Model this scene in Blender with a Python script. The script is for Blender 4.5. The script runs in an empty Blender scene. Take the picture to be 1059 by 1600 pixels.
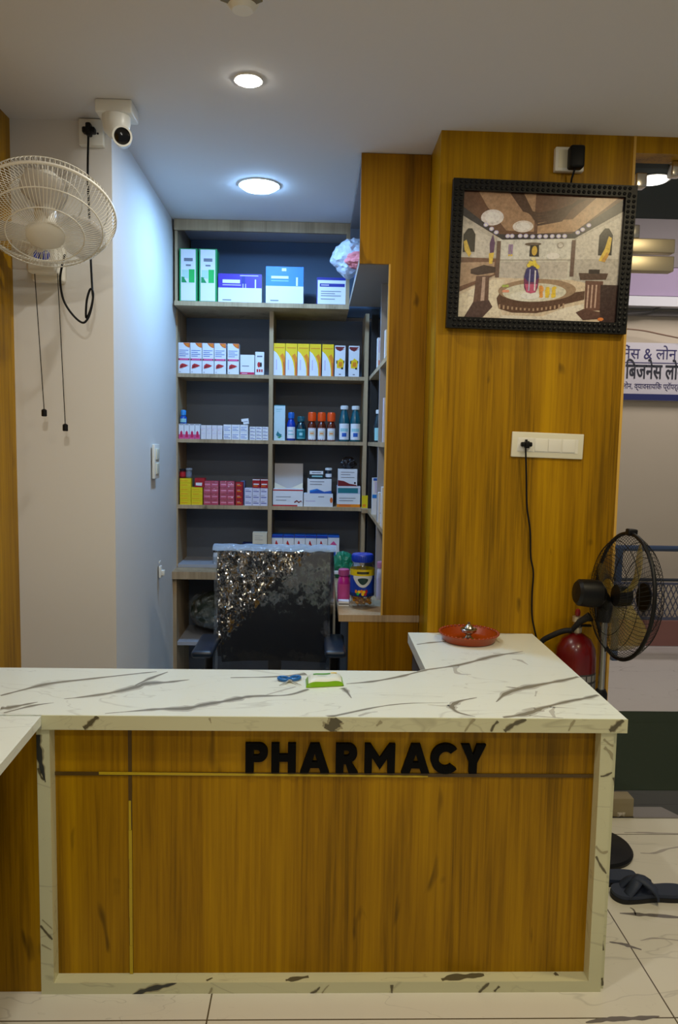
import bpy, bmesh, math, random
from mathutils import Vector, Matrix
random.seed(7)
S = bpy.context.scene
COL = S.collection
PI = math.pi

# ------------------------------------------------------------------ camera, world, exposure, large lights
F_PX, TILT, YAW, ROLL, HC = 1184.0, 0.0934, 0.0305, 0.0179, 1.6
_ct, _st, _cy, _sy, _cr, _sr = math.cos(TILT), math.sin(TILT), math.cos(YAW), math.sin(YAW), math.cos(ROLL), math.sin(ROLL)
FWD = Vector((_ct*_sy, _ct*_cy, -_st))
_u0 = Vector((_st*_sy, _st*_cy, _ct)); _r0 = Vector((_cy, -_sy, 0))
RGT = _r0*_cr + _u0*_sr
UPV = _u0*_cr - _r0*_sr
cd = bpy.data.cameras.new('camera'); cam = bpy.data.objects.new('camera', cd); COL.objects.link(cam)
cd.sensor_fit = 'VERTICAL'; cd.sensor_height = 36.0; cd.lens = F_PX*36/1600; cd.clip_start = .05
cam.matrix_world = Matrix(((RGT.x, UPV.x, -FWD.x, 0), (RGT.y, UPV.y, -FWD.y, 0), (RGT.z, UPV.z, -FWD.z, HC), (0, 0, 0, 1)))
S.camera = cam
def ray(px, py):
    return FWD + RGT*((px-529.5)/F_PX) - UPV*((py-800)/F_PX)
def at(px, py, y):                     # point of the place seen at a pixel, on the plane at depth y
    d = ray(px, py); k = y/d.y
    return Vector((d.x*k, y, HC+d.z*k))
def on(px, py, z):                     # ... on the level plane at height z
    d = ray(px, py); k = (z-HC)/d.z
    return Vector((d.x*k, d.y*k, z))
def onx(px, py, x):                    # ... on the plane X = x
    d = ray(px, py); k = x/d.x
    return Vector((x, d.y*k, HC+d.z*k))

S.view_settings.view_transform = 'Standard'; S.view_settings.look = 'None'
S.view_settings.gamma = 1; S.view_settings.use_curve_mapping = False
S.view_settings.exposure = 0.08
W = bpy.data.worlds.new('world'); S.world = W; W.use_nodes = True
W.node_tree.nodes['Background'].inputs[0].default_value = (1.0, .97, .92, 1)
W.node_tree.nodes['Background'].inputs[1].default_value = .15

HZ = 2.793       # ceiling height
def area(name, loc, size, power, color, shape='DISK', rot=(0, 0, 0), sy=None, spread=PI):
    l = bpy.data.lights.new(name, 'AREA'); l.shape = shape; l.size = size
    if sy: l.size_y = sy
    l.energy = power; l.color = color; l.spread = spread
    o = bpy.data.objects.new(name, l); COL.objects.link(o); o.location = loc; o.rotation_euler = rot
    return o
NEUTRAL = (1.0, .965, .87); WARM = (1.0, .84, .52); COOL = (.27, .56, 1.0)
L1 = on(388, 124, HZ); L2 = on(405, 289, HZ)
area('lamp_near_counter', (L1.x, L1.y, HZ-.020), .075, 6, (1, .97, .88))
area('lamp_alcove', (L2.x, L2.y, HZ-.034), .16, 13, COOL)
area('lamp_room_left', (-.5, 1.2, HZ-.02), .14, 11, NEUTRAL)
area('lamp_room_right', (.95, .95, HZ-.02), .14, 9, WARM)
area('lamp_room_behind', (-.1, -.6, HZ-.02), .3, 16, NEUTRAL)
area('lamp_entrance', (1.45, 1.9, HZ-.02), .14, 12.5, WARM)
area('outdoor_light', (3.0, 4.3, 3.6), 1.6, 62, (1, .93, .90), 'SQUARE')  # area light put in for the outdoor light, no fixture there

# ------------------------------------------------------------------ materials
def lin(c):
    return tuple(((v/255)/12.92 if v/255 <= .04045 else ((v/255+.055)/1.055)**2.4) for v in c)
_mc = {}
def mat(name, c, rough=.5, metal=0.0, spec=.5, emit=0, coat=0):
    if name in _mc: return _mc[name]
    m = bpy.data.materials.new(name); m.use_nodes = True
    b = m.node_tree.nodes['Principled BSDF']
    l = lin(c); b.inputs['Base Color'].default_value = (*l, 1)
    b.inputs['Roughness'].default_value = rough; b.inputs['Metallic'].default_value = metal
    b.inputs['Specular IOR Level'].default_value = spec
    if coat: b.inputs['Coat Weight'].default_value = coat; b.inputs['Coat Roughness'].default_value = .1
    if emit:
        b.inputs['Emission Color'].default_value = (*l, 1); b.inputs['Emission Strength'].default_value = emit
    nt = m.node_tree                                     # a faint procedural unevenness on every surface
    n = nt.nodes.new('ShaderNodeTexNoise'); n.inputs['Scale'].default_value = 35; n.inputs['Detail'].default_value = 3
    bp = nt.nodes.new('ShaderNodeBump'); bp.inputs['Strength'].default_value = .04; bp.inputs['Distance'].default_value = .002
    nt.links.new(n.outputs['Fac'], bp.inputs['Height']); nt.links.new(bp.outputs[0], b.inputs['Normal'])
    _mc[name] = m
    return m
def node(nt, t, **kw):
    n = nt.nodes.new(t)
    for k, v in kw.items():
        if k in n.inputs: n.inputs[k].default_value = v
        else: setattr(n, k, v)
    return n
def ramp(nt, fac, stops, interp='LINEAR'):
    r = nt.nodes.new('ShaderNodeValToRGB'); r.color_ramp.interpolation = interp
    e = r.color_ramp.elements
    while len(e) < len(stops): e.new(.5)
    for i, (p, c) in enumerate(stops):
        e[i].position = p; e[i].color = (*c, 1)
    nt.links.new(fac, r.inputs[0]); return r
def wood(name, dark, mid, light, rough=.42, scale=1.0, bands=9.0):
    m = bpy.data.materials.new(name); m.use_nodes = True; nt = m.node_tree
    b = nt.nodes['Principled BSDF']; b.inputs['Roughness'].default_value = rough
    b.inputs['Specular IOR Level'].default_value = .2
    tc = node(nt, 'ShaderNodeTexCoord')
    def mapped(s):
        mp = node(nt, 'ShaderNodeMapping'); mp.inputs['Scale'].default_value = s
        nt.links.new(tc.outputs['Object'], mp.inputs[0]); return mp
    fine = node(nt, 'ShaderNodeTexNoise', Scale=1.0, Detail=6.0, Roughness=.65, Distortion=.3)
    nt.links.new(mapped((95*scale, 95*scale, 2.2*scale)).outputs[0], fine.inputs['Vector'])
    broad = node(nt, 'ShaderNodeTexNoise', Scale=1.0, Detail=3.0, Roughness=.5, Distortion=.5)
    nt.links.new(mapped((bands*scale, bands*scale, .55*scale)).outputs[0], broad.inputs['Vector'])
    mx = node(nt, 'ShaderNodeMath', operation='MULTIPLY_ADD')
    nt.links.new(fine.outputs['Fac'], mx.inputs[0]); mx.inputs[1].default_value = .42
    md = node(nt, 'ShaderNodeMath', operation='MULTIPLY'); md.inputs[1].default_value = .58
    nt.links.new(broad.outputs['Fac'], md.inputs[0]); nt.links.new(md.outputs[0], mx.inputs[2])
    r = ramp(nt, mx.outputs[0], [(.36, lin(dark)), (.48, lin(mid)), (.64, lin(light))])
    kn = node(nt, 'ShaderNodeTexNoise', Scale=1.0, Detail=2.0, Roughness=.4, Distortion=.8)
    nt.links.new(mapped((13*scale, 13*scale, 4.0*scale)).outputs[0], kn.inputs['Vector'])
    kr = ramp(nt, kn.outputs['Fac'], [(.70, (0, 0, 0)), (.80, (1, 1, 1))])
    mix = node(nt, 'ShaderNodeMix', data_type='RGBA')
    nt.links.new(kr.outputs[0], mix.inputs[0]); nt.links.new(r.outputs[0], mix.inputs[6])
    mix.inputs[7].default_value = (*[v*.45 for v in lin(dark)], 1)
    nt.links.new(mix.outputs[2], b.inputs['Base Color'])
    bp = node(nt, 'ShaderNodeBump', Strength=.12, Distance=.002)
    nt.links.new(fine.outputs['Fac'], bp.inputs['Height']); nt.links.new(bp.outputs[0], b.inputs['Normal'])
    return m
def marble(name, base, vein, rough=.22, rot=.45, scale=1.0, seed=0.0, tiles=None, thick=.012, strength=1.0):
    m = bpy.data.materials.new(name); m.use_nodes = True; nt = m.node_tree
    b = nt.nodes['Principled BSDF']; b.inputs['Roughness'].default_value = rough
    tc = node(nt, 'ShaderNodeTexCoord')
    def veins(sc, rz, off, width, lo):
        mp = node(nt, 'ShaderNodeMapping'); mp.inputs['Scale'].default_value = (sc*.42, sc*1.35, sc*1.0)
        mp.inputs['Rotation'].default_value = (.35, .15, rz); mp.inputs['Location'].default_value = (off, off*1.7, seed)
        nt.links.new(tc.outputs['Object'], mp.inputs[0])
        n = node(nt, 'ShaderNodeTexNoise', Scale=1.0, Detail=4.0, Roughness=.52, Distortion=.7)
        nt.links.new(mp.outputs[0], n.inputs['Vector'])
        s = node(nt, 'ShaderNodeMath', operation='SUBTRACT'); s.inputs[1].default_value = .5
        nt.links.new(n.outputs['Fac'], s.inputs[0])
        a = node(nt, 'ShaderNodeMath', operation='ABSOLUTE'); nt.links.new(s.outputs[0], a.inputs[0])
        wd = node(nt, 'ShaderNodeTexNoise', Scale=2.6*scale, Detail=1.0); nt.links.new(tc.outputs['Object'], wd.inputs['Vector'])
        wr = node(nt, 'ShaderNodeMapRange'); nt.links.new(wd.outputs['Fac'], wr.inputs['Value'])
        wr.inputs['From Min'].default_value = .42; wr.inputs['From Max'].default_value = .70
        wr.inputs['To Min'].default_value = lo; wr.inputs['To Max'].default_value = width
        dv = node(nt, 'ShaderNodeMath', operation='DIVIDE'); nt.links.new(a.outputs[0], dv.inputs[0]); nt.links.new(wr.outputs[0], dv.inputs[1])
        iv = node(nt, 'ShaderNodeMath', operation='SUBTRACT', use_clamp=True); iv.inputs[0].default_value = 1.0
        nt.links.new(dv.outputs[0], iv.inputs[1]); return iv
    v1 = veins(2.6*scale, rot, 3.1, thick*1.5, thick*.25); v2 = veins(4.6*scale, rot+.35, 9.3, thick*.8, thick*.12)
    mxv = node(nt, 'ShaderNodeMath', operation='MAXIMUM'); nt.links.new(v1.outputs[0], mxv.inputs[0])
    h = node(nt, 'ShaderNodeMath', operation='MULTIPLY'); h.inputs[1].default_value = .55; nt.links.new(v2.outputs[0], h.inputs[0])
    nt.links.new(h.outputs[0], mxv.inputs[1])
    stn = node(nt, 'ShaderNodeMath', operation='MULTIPLY'); stn.inputs[1].default_value = strength; nt.links.new(mxv.outputs[0], stn.inputs[0])
    mix = node(nt, 'ShaderNodeMix', data_type='RGBA'); nt.links.new(stn.outputs[0], mix.inputs[0])
    mix.inputs[6].default_value = (*lin(base), 1); mix.inputs[7].default_value = (*lin(vein), 1)
    out = mix.outputs[2]
    if tiles:
        x0, y0, w, dpt = tiles
        sx = node(nt, 'ShaderNodeSeparateXYZ'); nt.links.new(tc.outputs['Object'], sx.inputs[0])
        gs = []
        for ax, o0, sz in (('X', x0, w), ('Y', y0, dpt)):
            a = node(nt, 'ShaderNodeMath', operation='SUBTRACT'); nt.links.new(sx.outputs[ax], a.inputs[0]); a.inputs[1].default_value = o0-sz/2-sz*20
            f = node(nt, 'ShaderNodeMath', operation='MODULO'); nt.links.new(a.outputs[0], f.inputs[0]); f.inputs[1].default_value = sz
            d = node(nt, 'ShaderNodeMath', operation='SUBTRACT'); nt.links.new(f.outputs[0], d.inputs[0]); d.inputs[1].default_value = sz/2
            ab = node(nt, 'ShaderNodeMath', operation='ABSOLUTE'); nt.links.new(d.outputs[0], ab.inputs[0])
            lt = node(nt, 'ShaderNodeMath', operation='LESS_THAN'); nt.links.new(ab.outputs[0], lt.inputs[0]); lt.inputs[1].default_value = .0022
            gs.append(lt)
        g = node(nt, 'ShaderNodeMath', operation='MAXIMUM'); nt.links.new(gs[0].outputs[0], g.inputs[0]); nt.links.new(gs[1].outputs[0], g.inputs[1])
        m2 = node(nt, 'ShaderNodeMix', data_type='RGBA'); nt.links.new(g.outputs[0], m2.inputs[0])
        nt.links.new(out, m2.inputs[6]); m2.inputs[7].default_value = (*lin((92, 82, 62)), 1); out = m2.outputs[2]
    nt.links.new(out, b.inputs['Base Color'])
    return m
def clear_film(name, tint=(235, 240, 250), glossy=.35, rough=.12, bump=0.0, bscale=40, body=0.0):
    m = bpy.data.materials.new(name); m.use_nodes = True; nt = m.node_tree
    nt.nodes.remove(nt.nodes['Principled BSDF']); o = nt.nodes['Material Output']
    tr = node(nt, 'ShaderNodeBsdfTransparent'); gl = node(nt, 'ShaderNodeBsdfGlossy', Roughness=rough)
    gl.inputs['Color'].default_value = (*lin(tint), 1)
    fr = node(nt, 'ShaderNodeFresnel', IOR=1.45)
    ad = node(nt, 'ShaderNodeMath', operation='ADD', use_clamp=True); nt.links.new(fr.outputs[0], ad.inputs[0]); ad.inputs[1].default_value = glossy
    mx = node(nt, 'ShaderNodeMixShader'); nt.links.new(ad.outputs[0], mx.inputs[0]); nt.links.new(tr.outputs[0], mx.inputs[1]); nt.links.new(gl.outputs[0], mx.inputs[2])
    geo = node(nt, 'ShaderNodeNewGeometry'); inv = node(nt, 'ShaderNodeMath', operation='SUBTRACT'); inv.inputs[0].default_value = 1.0
    nt.links.new(geo.outputs['Backfacing'], inv.inputs[1])
    ff = node(nt, 'ShaderNodeMath', operation='MULTIPLY'); nt.links.new(ad.outputs[0], ff.inputs[0]); nt.links.new(inv.outputs[0], ff.inputs[1]); nt.links.new(ff.outputs[0], mx.inputs[0])
    last = mx
    if body:
        df = node(nt, 'ShaderNodeBsdfDiffuse'); df.inputs['Color'].default_value = (*lin(tint), 1)
        m2 = node(nt, 'ShaderNodeMixShader'); m2.inputs[0].default_value = body
        nt.links.new(mx.outputs[0], m2.inputs[1]); nt.links.new(df.outputs[0], m2.inputs[2]); last = m2
    if bump:
        n = node(nt, 'ShaderNodeTexNoise', Scale=bscale, Detail=5.0, Roughness=.6, Distortion=1.2)
        tc = node(nt, 'ShaderNodeTexCoord'); nt.links.new(tc.outputs['Object'], n.inputs['Vector'])
        bp = node(nt, 'ShaderNodeBump', Strength=bump, Distance=.02)
        nt.links.new(n.outputs['Fac'], bp.inputs['Height']); nt.links.new(bp.outputs[0], gl.inputs['Normal']); nt.links.new(bp.outputs[0], fr.inputs['Normal'])
    nt.links.new(last.outputs[0], o.inputs[0])
    return m

WOOD = wood('golden_oak_laminate', (112, 80, 1), (158, 115, 1), (188, 142, 3))
WOOD_D = wood('shaded_oak_laminate', (104, 70, 2), (144, 100, 3), (166, 120, 6))  # same golden oak, darkened in colour for the weaker light on the end panel
SHELFW = wood('grey_beige_laminate', (150, 128, 98), (174, 150, 118), (190, 166, 132), rough=.5)
BACKP = mat('grey_backing_board', (106, 114, 128), .6)
MARB = marble('white_marble_laminate', (230, 234, 220), (150, 146, 134), .22, rot=.5, strength=.28)
MARB_E = marble('cream_marble_edging', (214, 212, 172), (140, 132, 100), .3, rot=.9, scale=1.1, seed=4.0, strength=.35)
VEIN = mat('grey_marble_vein', (130, 128, 114), .25); VEIN_S = mat('pale_grey_marble_vein', (190, 190, 178), .25)
VEIN_E = mat('brown_grey_edge_vein', (96, 90, 66), .3); VEIN_ES = mat('pale_brown_edge_vein', (168, 160, 124), .3)
WHITE_W = mat('white_wall_paint', (222, 219, 214), .75)
CEIL = mat('white_ceiling_paint', (214, 212, 212), .85)
PLAST = mat('white_plastic', (232, 230, 220), .35)
IVORY = mat('ivory_plastic', (226, 222, 200), .35)
BLACK = mat('black_plastic', (9, 9, 10), .5, spec=.25)
RUBBER = mat('black_rubber', (14, 14, 15), .65)
CHROME = mat('chrome', (210, 205, 195), .18, 1.0)
STEEL = mat('brushed_steel', (196, 184, 158), .38, .8)
GOLD = mat('yellow_film_strip', (196, 168, 20), .35)
LIGHTON = mat('lamp_diffuser_lit', (255, 250, 238), .4, emit=45)
LIGHTON_C = mat('cool_lamp_diffuser_lit', (150, 200, 255), .4, emit=80)
PW = mat('white_card', (232, 234, 240), .45); CREAM = mat('cream_card', (222, 212, 190), .5)

# ------------------------------------------------------------------ mesh builder
class MB:
    def __init__(s): s.v = []; s.f = []; s.m = []; s.mats = []; s.sm = []
    def mi(s, m):
        if m not in s.mats: s.mats.append(m)
        return s.mats.index(m)
    def add(s, vs, fs, m, smooth=False, M=None):
        o = len(s.v); k = s.mi(m)
        s.v += [tuple(M @ Vector(p)) if M else tuple(p) for p in vs]
        for f in fs: s.f.append([i+o for i in f]); s.m.append(k); s.sm.append(smooth)
        return s
    def box(s, a, b, m, M=None, bev=0.0):
        (x0, y0, z0), (x1, y1, z1) = a, b
        if bev:
            bm = bmesh.new(); bmesh.ops.create_cube(bm, size=1)
            for v in bm.verts: v.co = Vector((x0+(v.co.x+.5)*(x1-x0), y0+(v.co.y+.5)*(y1-y0), z0+(v.co.z+.5)*(z1-z0)))
            bmesh.ops.bevel(bm, geom=bm.edges[:], offset=bev, segments=3, affect='EDGES', profile=.5)
            bm.verts.index_update()
            bm.faces.ensure_lookup_table(); bm.normal_update()
            fl = [[v.index for v in f.verts] for f in bm.faces]; ax_ = [max(abs(c) for c in f.normal) > .999 for f in bm.faces]
            s.add([v.co.copy() for v in bm.verts], fl, m, True, M)
            for i_, q_ in enumerate(ax_): s.sm[len(s.sm)-len(fl)+i_] = not q_
            bm.free(); return s
        vs = [(x0, y0, z0), (x1, y0, z0), (x1, y1, z0), (x0, y1, z0), (x0, y0, z1), (x1, y0, z1), (x1, y1, z1), (x0, y1, z1)]
        return s.add(vs, [(0, 3, 2, 1), (4, 5, 6, 7), (0, 1, 5, 4), (1, 2, 6, 5), (2, 3, 7, 6), (3, 0, 4, 7)], m, False, M)
    def prism(s, loops, t, m, M=None, smooth=False):     # loops in the x-z plane (outer, then holes), thickness along +y
        bm = bmesh.new(); es = []; rings = []
        for lp in loops:
            vs = [bm.verts.new((x, 0, z)) for x, z in lp]; rings.append(vs)
            for i in range(len(vs)): es.append(bm.edges.new((vs[i], vs[(i+1) % len(vs)])))
        bmesh.ops.triangle_fill(bm, use_beauty=True, use_dissolve=False, edges=es, normal=(0, -1, 0))
        bm.verts.index_update(); n = len(bm.verts)
        vs = [v.co.copy() for v in bm.verts]
        fs = []
        for f in bm.faces:
            ids = [v.index for v in f.verts]
            if f.normal.y > 0: ids.reverse()
            fs.append(ids)
        if t:
            fs += [[i+n for i in reversed(f)] for f in fs]
            vs += [v+Vector((0, t, 0)) for v in vs]
            for vs_ in rings:
                ids = [v.index for v in vs_]
                for i in range(len(ids)):
                    a, b = ids[i], ids[(i+1) % len(ids)]; fs.append([a, b, b+n, a+n])
        bm.free(); return s.add(vs, fs, m, smooth, M)
    def lathe(s, prof, m, seg=24, M=None, smooth=True):  # profile (r, z) about z
        vs = []; fs = []
        for r, z in prof:
            for i in range(seg):
                a = 2*PI*i/seg; vs.append((r*math.cos(a), r*math.sin(a), z))
        for j in range(len(prof)-1):
            for i in range(seg):
                i2 = (i+1) % seg; fs.append((j*seg+i, j*seg+i2, (j+1)*seg+i2, (j+1)*seg+i))
        if prof[0][0] > 1e-6: fs.append(list(range(seg))[::-1])
        if prof[-1][0] > 1e-6: fs.append([(len(prof)-1)*seg+i for i in range(seg)])
        return s.add(vs, fs, m, smooth, M)
    def tube(s, pts, r, m, seg=8, closed=False, M=None, rad=None):
        pts = [Vector(p) for p in pts]; n = len(pts); vs = []; fs = []
        prev = None
        for i, p in enumerate(pts):
            t = (pts[(i+1) % n]-pts[i-1]) if closed else (pts[min(i+1, n-1)]-pts[max(i-1, 0)])
            t.normalize()
            if prev is None:
                a = Vector((0, 0, 1)) if abs(t.z) < .9 else Vector((1, 0, 0)); u = t.cross(a).normalized()
            else:
                u = (prev-t*prev.dot(t)).normalized()
            prev = u; w = t.cross(u); rr = rad[i] if rad else r
            for k in range(seg):
                an = 2*PI*k/seg; vs.append(p+u*rr*math.cos(an)+w*rr*math.sin(an))
        for i in range(n if closed else n-1):
            j = (i+1) % n
            for k in range(seg):
                k2 = (k+1) % seg; fs.append((i*seg+k, i*seg+k2, j*seg+k2, j*seg+k))
        if not closed: fs.append(list(range(seg))[::-1]); fs.append([(n-1)*seg+k for k in range(seg)])
        return s.add(vs, fs, m, True, M)
    def cyl(s, a, b, r, m, seg=16, r2=None):
        return s.tube([a, b], r, m, seg, rad=[r, r if r2 is None else r2])
    def ring(s, c, R, r, m, M=None, seg=48, sec=8):
        pts = [(c[0]+R*math.cos(2*PI*i/seg), c[1]+R*math.sin(2*PI*i/seg), c[2]) for i in range(seg)]
        return s.tube(pts, r, m, sec, True, M)
    def ribbon(s, P, W, nrm, m, lift=.0003, n=8, clip=None):        # a tapering vein lying in a surface: points, half widths
        C_ = spline(P, n); k = len(P)-1; N = Vector(nrm); vs = []; fs = []
        for i, c in enumerate(C_):
            t = min(i/n, k-1e-6); a = int(t); w = W[a]+(W[a+1]-W[a])*(t-a)
            w *= 1+.22*math.sin(i*.55+P[0][0]*40)+.12*math.sin(i*1.1+P[0][2]*60)
            d = (C_[min(i+1, len(C_)-1)]-C_[max(i-1, 0)]).normalized(); sd = N.cross(d).normalized()*w
            for q in (c-sd, c+sd):
                if clip: q = Vector([min(max(q[k_], clip[0][k_]), clip[1][k_]) for k_ in range(3)])
                vs.append(q+N*lift)
        for i in range(len(C_)-1): fs.append((2*i, 2*i+2, 2*i+3, 2*i+1))
        return s.add(vs, fs, m)
    def build(s, name, parent=None, loc=None, M=None):
        me = bpy.data.meshes.new(name)
        me.from_pydata([tuple(v) for v in s.v], [], s.f)
        for m in s.mats: me.materials.append(m)
        me.polygons.foreach_set('material_index', s.m); me.polygons.foreach_set('use_smooth', s.sm); me.update()
        bm = bmesh.new(); bm.from_mesh(me)
        if not any(len(m_.node_tree.nodes) == 0 for m_ in s.mats): bmesh.ops.recalc_face_normals(bm, faces=bm.faces[:])
        bm.to_mesh(me); bm.free()
        if any(s.sm):
            try: me.set_sharp_from_angle(angle=math.radians(38))
            except Exception: pass
        o = bpy.data.objects.new(name, me); COL.objects.link(o)
        if M is not None: o.matrix_world = M
        if loc is not None: o.location = loc
        if parent is not None: o.parent = parent
        return o
def spline(pts, n=8):                                    # Catmull-Rom through the points
    P = [Vector(p) for p in pts]; P = [P[0]*2-P[1]]+P+[P[-1]*2-P[-2]]; out = []
    for i in range(1, len(P)-2):
        a, b, c, d = P[i-1:i+3]
        for k in range(n):
            t = k/n; out.append(.5*((2*b)+(c-a)*t+(2*a-5*b+4*c-d)*t*t+(3*b-a-3*c+d)*t**3))
    out.append(P[-2]); return out
def thing(name, label, cat, loc=(0, 0, 0), rot=None, group=None, M=None):
    o = bpy.data.objects.new(name, None); COL.objects.link(o); o.empty_display_size = .05
    if M is not None: o.matrix_world = M
    else:
        o.location = loc
        if rot: o.rotation_euler = rot
    o['label'] = label; o['category'] = cat
    if group: o['group'] = group
    return o
def tag(o, label, cat, group=None):
    o['label'] = label; o['category'] = cat
    if group: o['group'] = group
    return o
def struct(o, label=None):
    o['kind'] = 'structure'
    if label: o['label'] = label; 
    return o
def dup(src, loc, label=None, rotz=None, group=None):    # a copy of a thing, its parts and their sub-parts
    r = src.copy(); COL.objects.link(r); r.location = loc
    if rotz is not None: r.rotation_euler[2] = rotz
    if label: r['label'] = label
    if group: r['group'] = group
    for ch in src.children:
        c = ch.copy(); COL.objects.link(c); c.parent = r
        for g in ch.children:
            d = g.copy(); COL.objects.link(d); d.parent = c
    return r
def circ(cx, cz, rx, rz, n=24, a0=0, a1=2*PI, end=False):
    k = n if not end else n-1
    return [(cx+rx*math.cos(a0+(a1-a0)*i/k), cz+rz*math.sin(a0+(a1-a0)*i/k)) for i in range(n)]
def rect(x0, z0, x1, z1): return [(x0, z0), (x1, z0), (x1, z1), (x0, z1)]

# ------------------------------------------------------------------ the setting
FLAT = Matrix(((1, 0, 0, 0), (0, 0, 1, 0), (0, -1, 0, 0), (0, 0, 0, 1)))     # prism loops (x, y), thickness downwards
YF = 3.016        # pillar face
XA = -.799        # alcove side wall
XP = .459         # pillar left side
FLOOR = marble('glossy_marble_floor_tiles', (226, 222, 208), (112, 106, 98), .14, rot=.1, scale=.8, seed=2.0, tiles=(1.03, 1.963, 1.31, 1.0), thick=.006, strength=.25)
fm = MB().box((-1.3, -1.2, -.06), (2.7, 3.1, 0), FLOOR).box((-1.3, 3.1, -.06), (1.215, 4.8, 0), FLOOR)
VEIN_F = mat('grey_floor_vein', (118, 112, 108), .16); VEIN_FS = mat('pale_floor_vein', (176, 170, 162), .16)
for pts, w, sft in (([(968, 1427), (1000, 1429), (1030, 1431), (1090, 1436)], .009, 0), ([(984, 1418), (990, 1422), (993, 1430)], .004, 0), ([(952, 1472), (972, 1475), (985, 1479), (1002, 1484)], .007, 0),
                    ([(1000, 1470), (1025, 1466), (1080, 1472)], .004, 1), ([(1000, 1333), (1022, 1333), (1045, 1326), (1085, 1320)], .006, 1), ([(915, 1598), (940, 1594), (965, 1592), (1000, 1591), (1030, 1588)], .008, 0), ([(975, 1301), (1000, 1301), (1030, 1302), (1080, 1303)], .006, 1)):
    fm.ribbon([on(x, y, 0) for x, y in pts], [w*.3]+[w]*(len(pts)-2)+[w*.3], (0, 0, 1), VEIN_FS if sft else VEIN_F)
struct(fm.build('floor'))
struct(MB().box((-1.3, -1.2, HZ), (2.7, 3.1, HZ+.08), CEIL).box((-1.3, 3.1, HZ), (1.215, 4.8, HZ+.08), CEIL).build('ceiling'))
struct(MB().prism([[(-1.3, 3.03), (XA, 3.03), (XA-.0165, 4.8), (-1.3, 4.8)]], HZ, WHITE_W, M=Matrix.Translation((0, 0, HZ)) @ FLAT).build('wall_left'))
struct(MB().box((-1.3, -1.2, 0), (-1.182, 3.03, HZ), WOOD).build('wall_left_cladding'))
struct(MB().box((XA-.03, 4.76, 0), (1.215, 4.8, HZ), WHITE_W).build('wall_back'))
pil = struct(MB().box((XP, YF, 0), (1.206, 3.3, HZ), WOOD).box((.62, 3.3, 0), (1.206, 4.76, HZ), WHITE_W).build('wall_right'))
struct(MB().box((1.206, YF-.002, 0), (1.216, 3.1, HZ), mat('pale_oak_edge', (214, 170, 74), .4)).build('trim_1'))
bz = at(1030, 240, YF).z
struct(MB().box((1.216, YF, bz), (2.7, 3.12, HZ), WOOD).build('trim_2'))

# doorway: glass door with steel patch fittings, threshold
GLASS = clear_film('clear_door_glass', (220, 235, 230), .02, .01)
zt = at(1020, 398, 3.1).z
door = MB().box((1.23, 3.095, zt+.006), (2.68, 3.105, bz+.01), GLASS).build('door_1'); struct(door)
MB().box((1.23, 3.095, .012), (2.68, 3.105, zt-.006), GLASS).build('glass_leaf', door)
for n, (ya, yb) in (('patch_fitting', (373, 395)), ('patch_fitting', (400, 424))):
    z1, z0 = at(1020, ya, 3.08).z, at(1020, yb, 3.08).z
    MB().box((1.235, 3.075, z0), (at(1053, 400, 3.08).x, 3.125, z1), STEEL, bev=.004).build(n, door)
for px, py in ((1002, 281), (1058, 263)):
    p = at(px, py, 3.08)
    MB().box((p.x-.022, 3.075, p.z-.027), (p.x+.022, 3.125, p.z+.027), CHROME, bev=.005).build('glass_clamp', door)
p = at(998, 360, 3.08)
MB().box((1.235, 3.08, p.z-.03), (1.275, 3.12, p.z+.022), CHROME, bev=.004).build('pivot_block', door)
struct(MB().box((1.216, 3.1, -.06), (2.7, 3.36, .001), mat('dark_threshold_stone', (44, 44, 48), .5)).build('trim_3'))

# street side beyond the glass
PAVE = marble('pale_paving', (208, 200, 196), (170, 160, 156), .6, seed=7.0, thick=.004)
struct(MB().box((1.0, 4.40, -.06), (6.5, 6.0, 0), PAVE).build('pavement'))
MATG = mat('dark_green_carpet', (15, 32, 9), .95, spec=.1)
tag(MB().box((1.216, 3.36, -.05), (5.5, 4.40, .004), MATG).build('entrance_carpet'), 'dark green entrance carpet lying outside the glass door', 'carpet')
SW = mat('beige_street_wall', (196, 182, 160), .8)
struct(MB().box((1.0, 5.98, 0), (7.0, 6.1, 4.6), SW).build('wall_street'))
def band(name, ya, yb, y, c, depth=.03, rough=.6):
    z1, z0 = at(1020, ya, y).z, at(1020, yb, y).z
    return struct(MB().box((1.2, y, z0), (6.6, y+depth, z1), mat('paint_'+name, c, rough)).build(name))
band('shutter_box', 418, 462, 5.88, (160, 140, 168), .1)
band('shutter_rail', 463, 478, 5.84, (214, 212, 216), .14)
band('wall_street_upper', 335, 417, 5.93, (126, 116, 116), .05)
band('trim_4', 486, 493, 5.93, (112, 104, 100), .05); band('trim_5', 970, 1009, 5.9, (150, 96, 84), .08)
SOF = mat('dark_teal_soffit', (26, 40, 44), .8, spec=.2)
struct(MB().box((1.1, 3.14, 2.95), (5.5, 4.6, 3.05), SOF).build('porch_soffit'))
sl = on(1020, 280, 2.95)
t = thing('soffit_lamp', 'round white lamp on the dark porch ceiling outside the glass door', 'lamp', (sl.x, sl.y, 2.95))
MB().lathe([(.0, -.004), (.085, -.004), (.085, 0), (.0, 0)][::-1], PLAST, 32).build('trim_ring', t)
MB().lathe([(0, -.012), (.07, -.010), (.075, -.0045), (0, -.0045)], mat('soffit_diffuser_lit', (255, 250, 240), .4, emit=6), 32).build('diffuser', t)
area('soffit_light', (sl.x, sl.y, 2.93), .13, 5, (1, .96, .9)).parent = None
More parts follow.
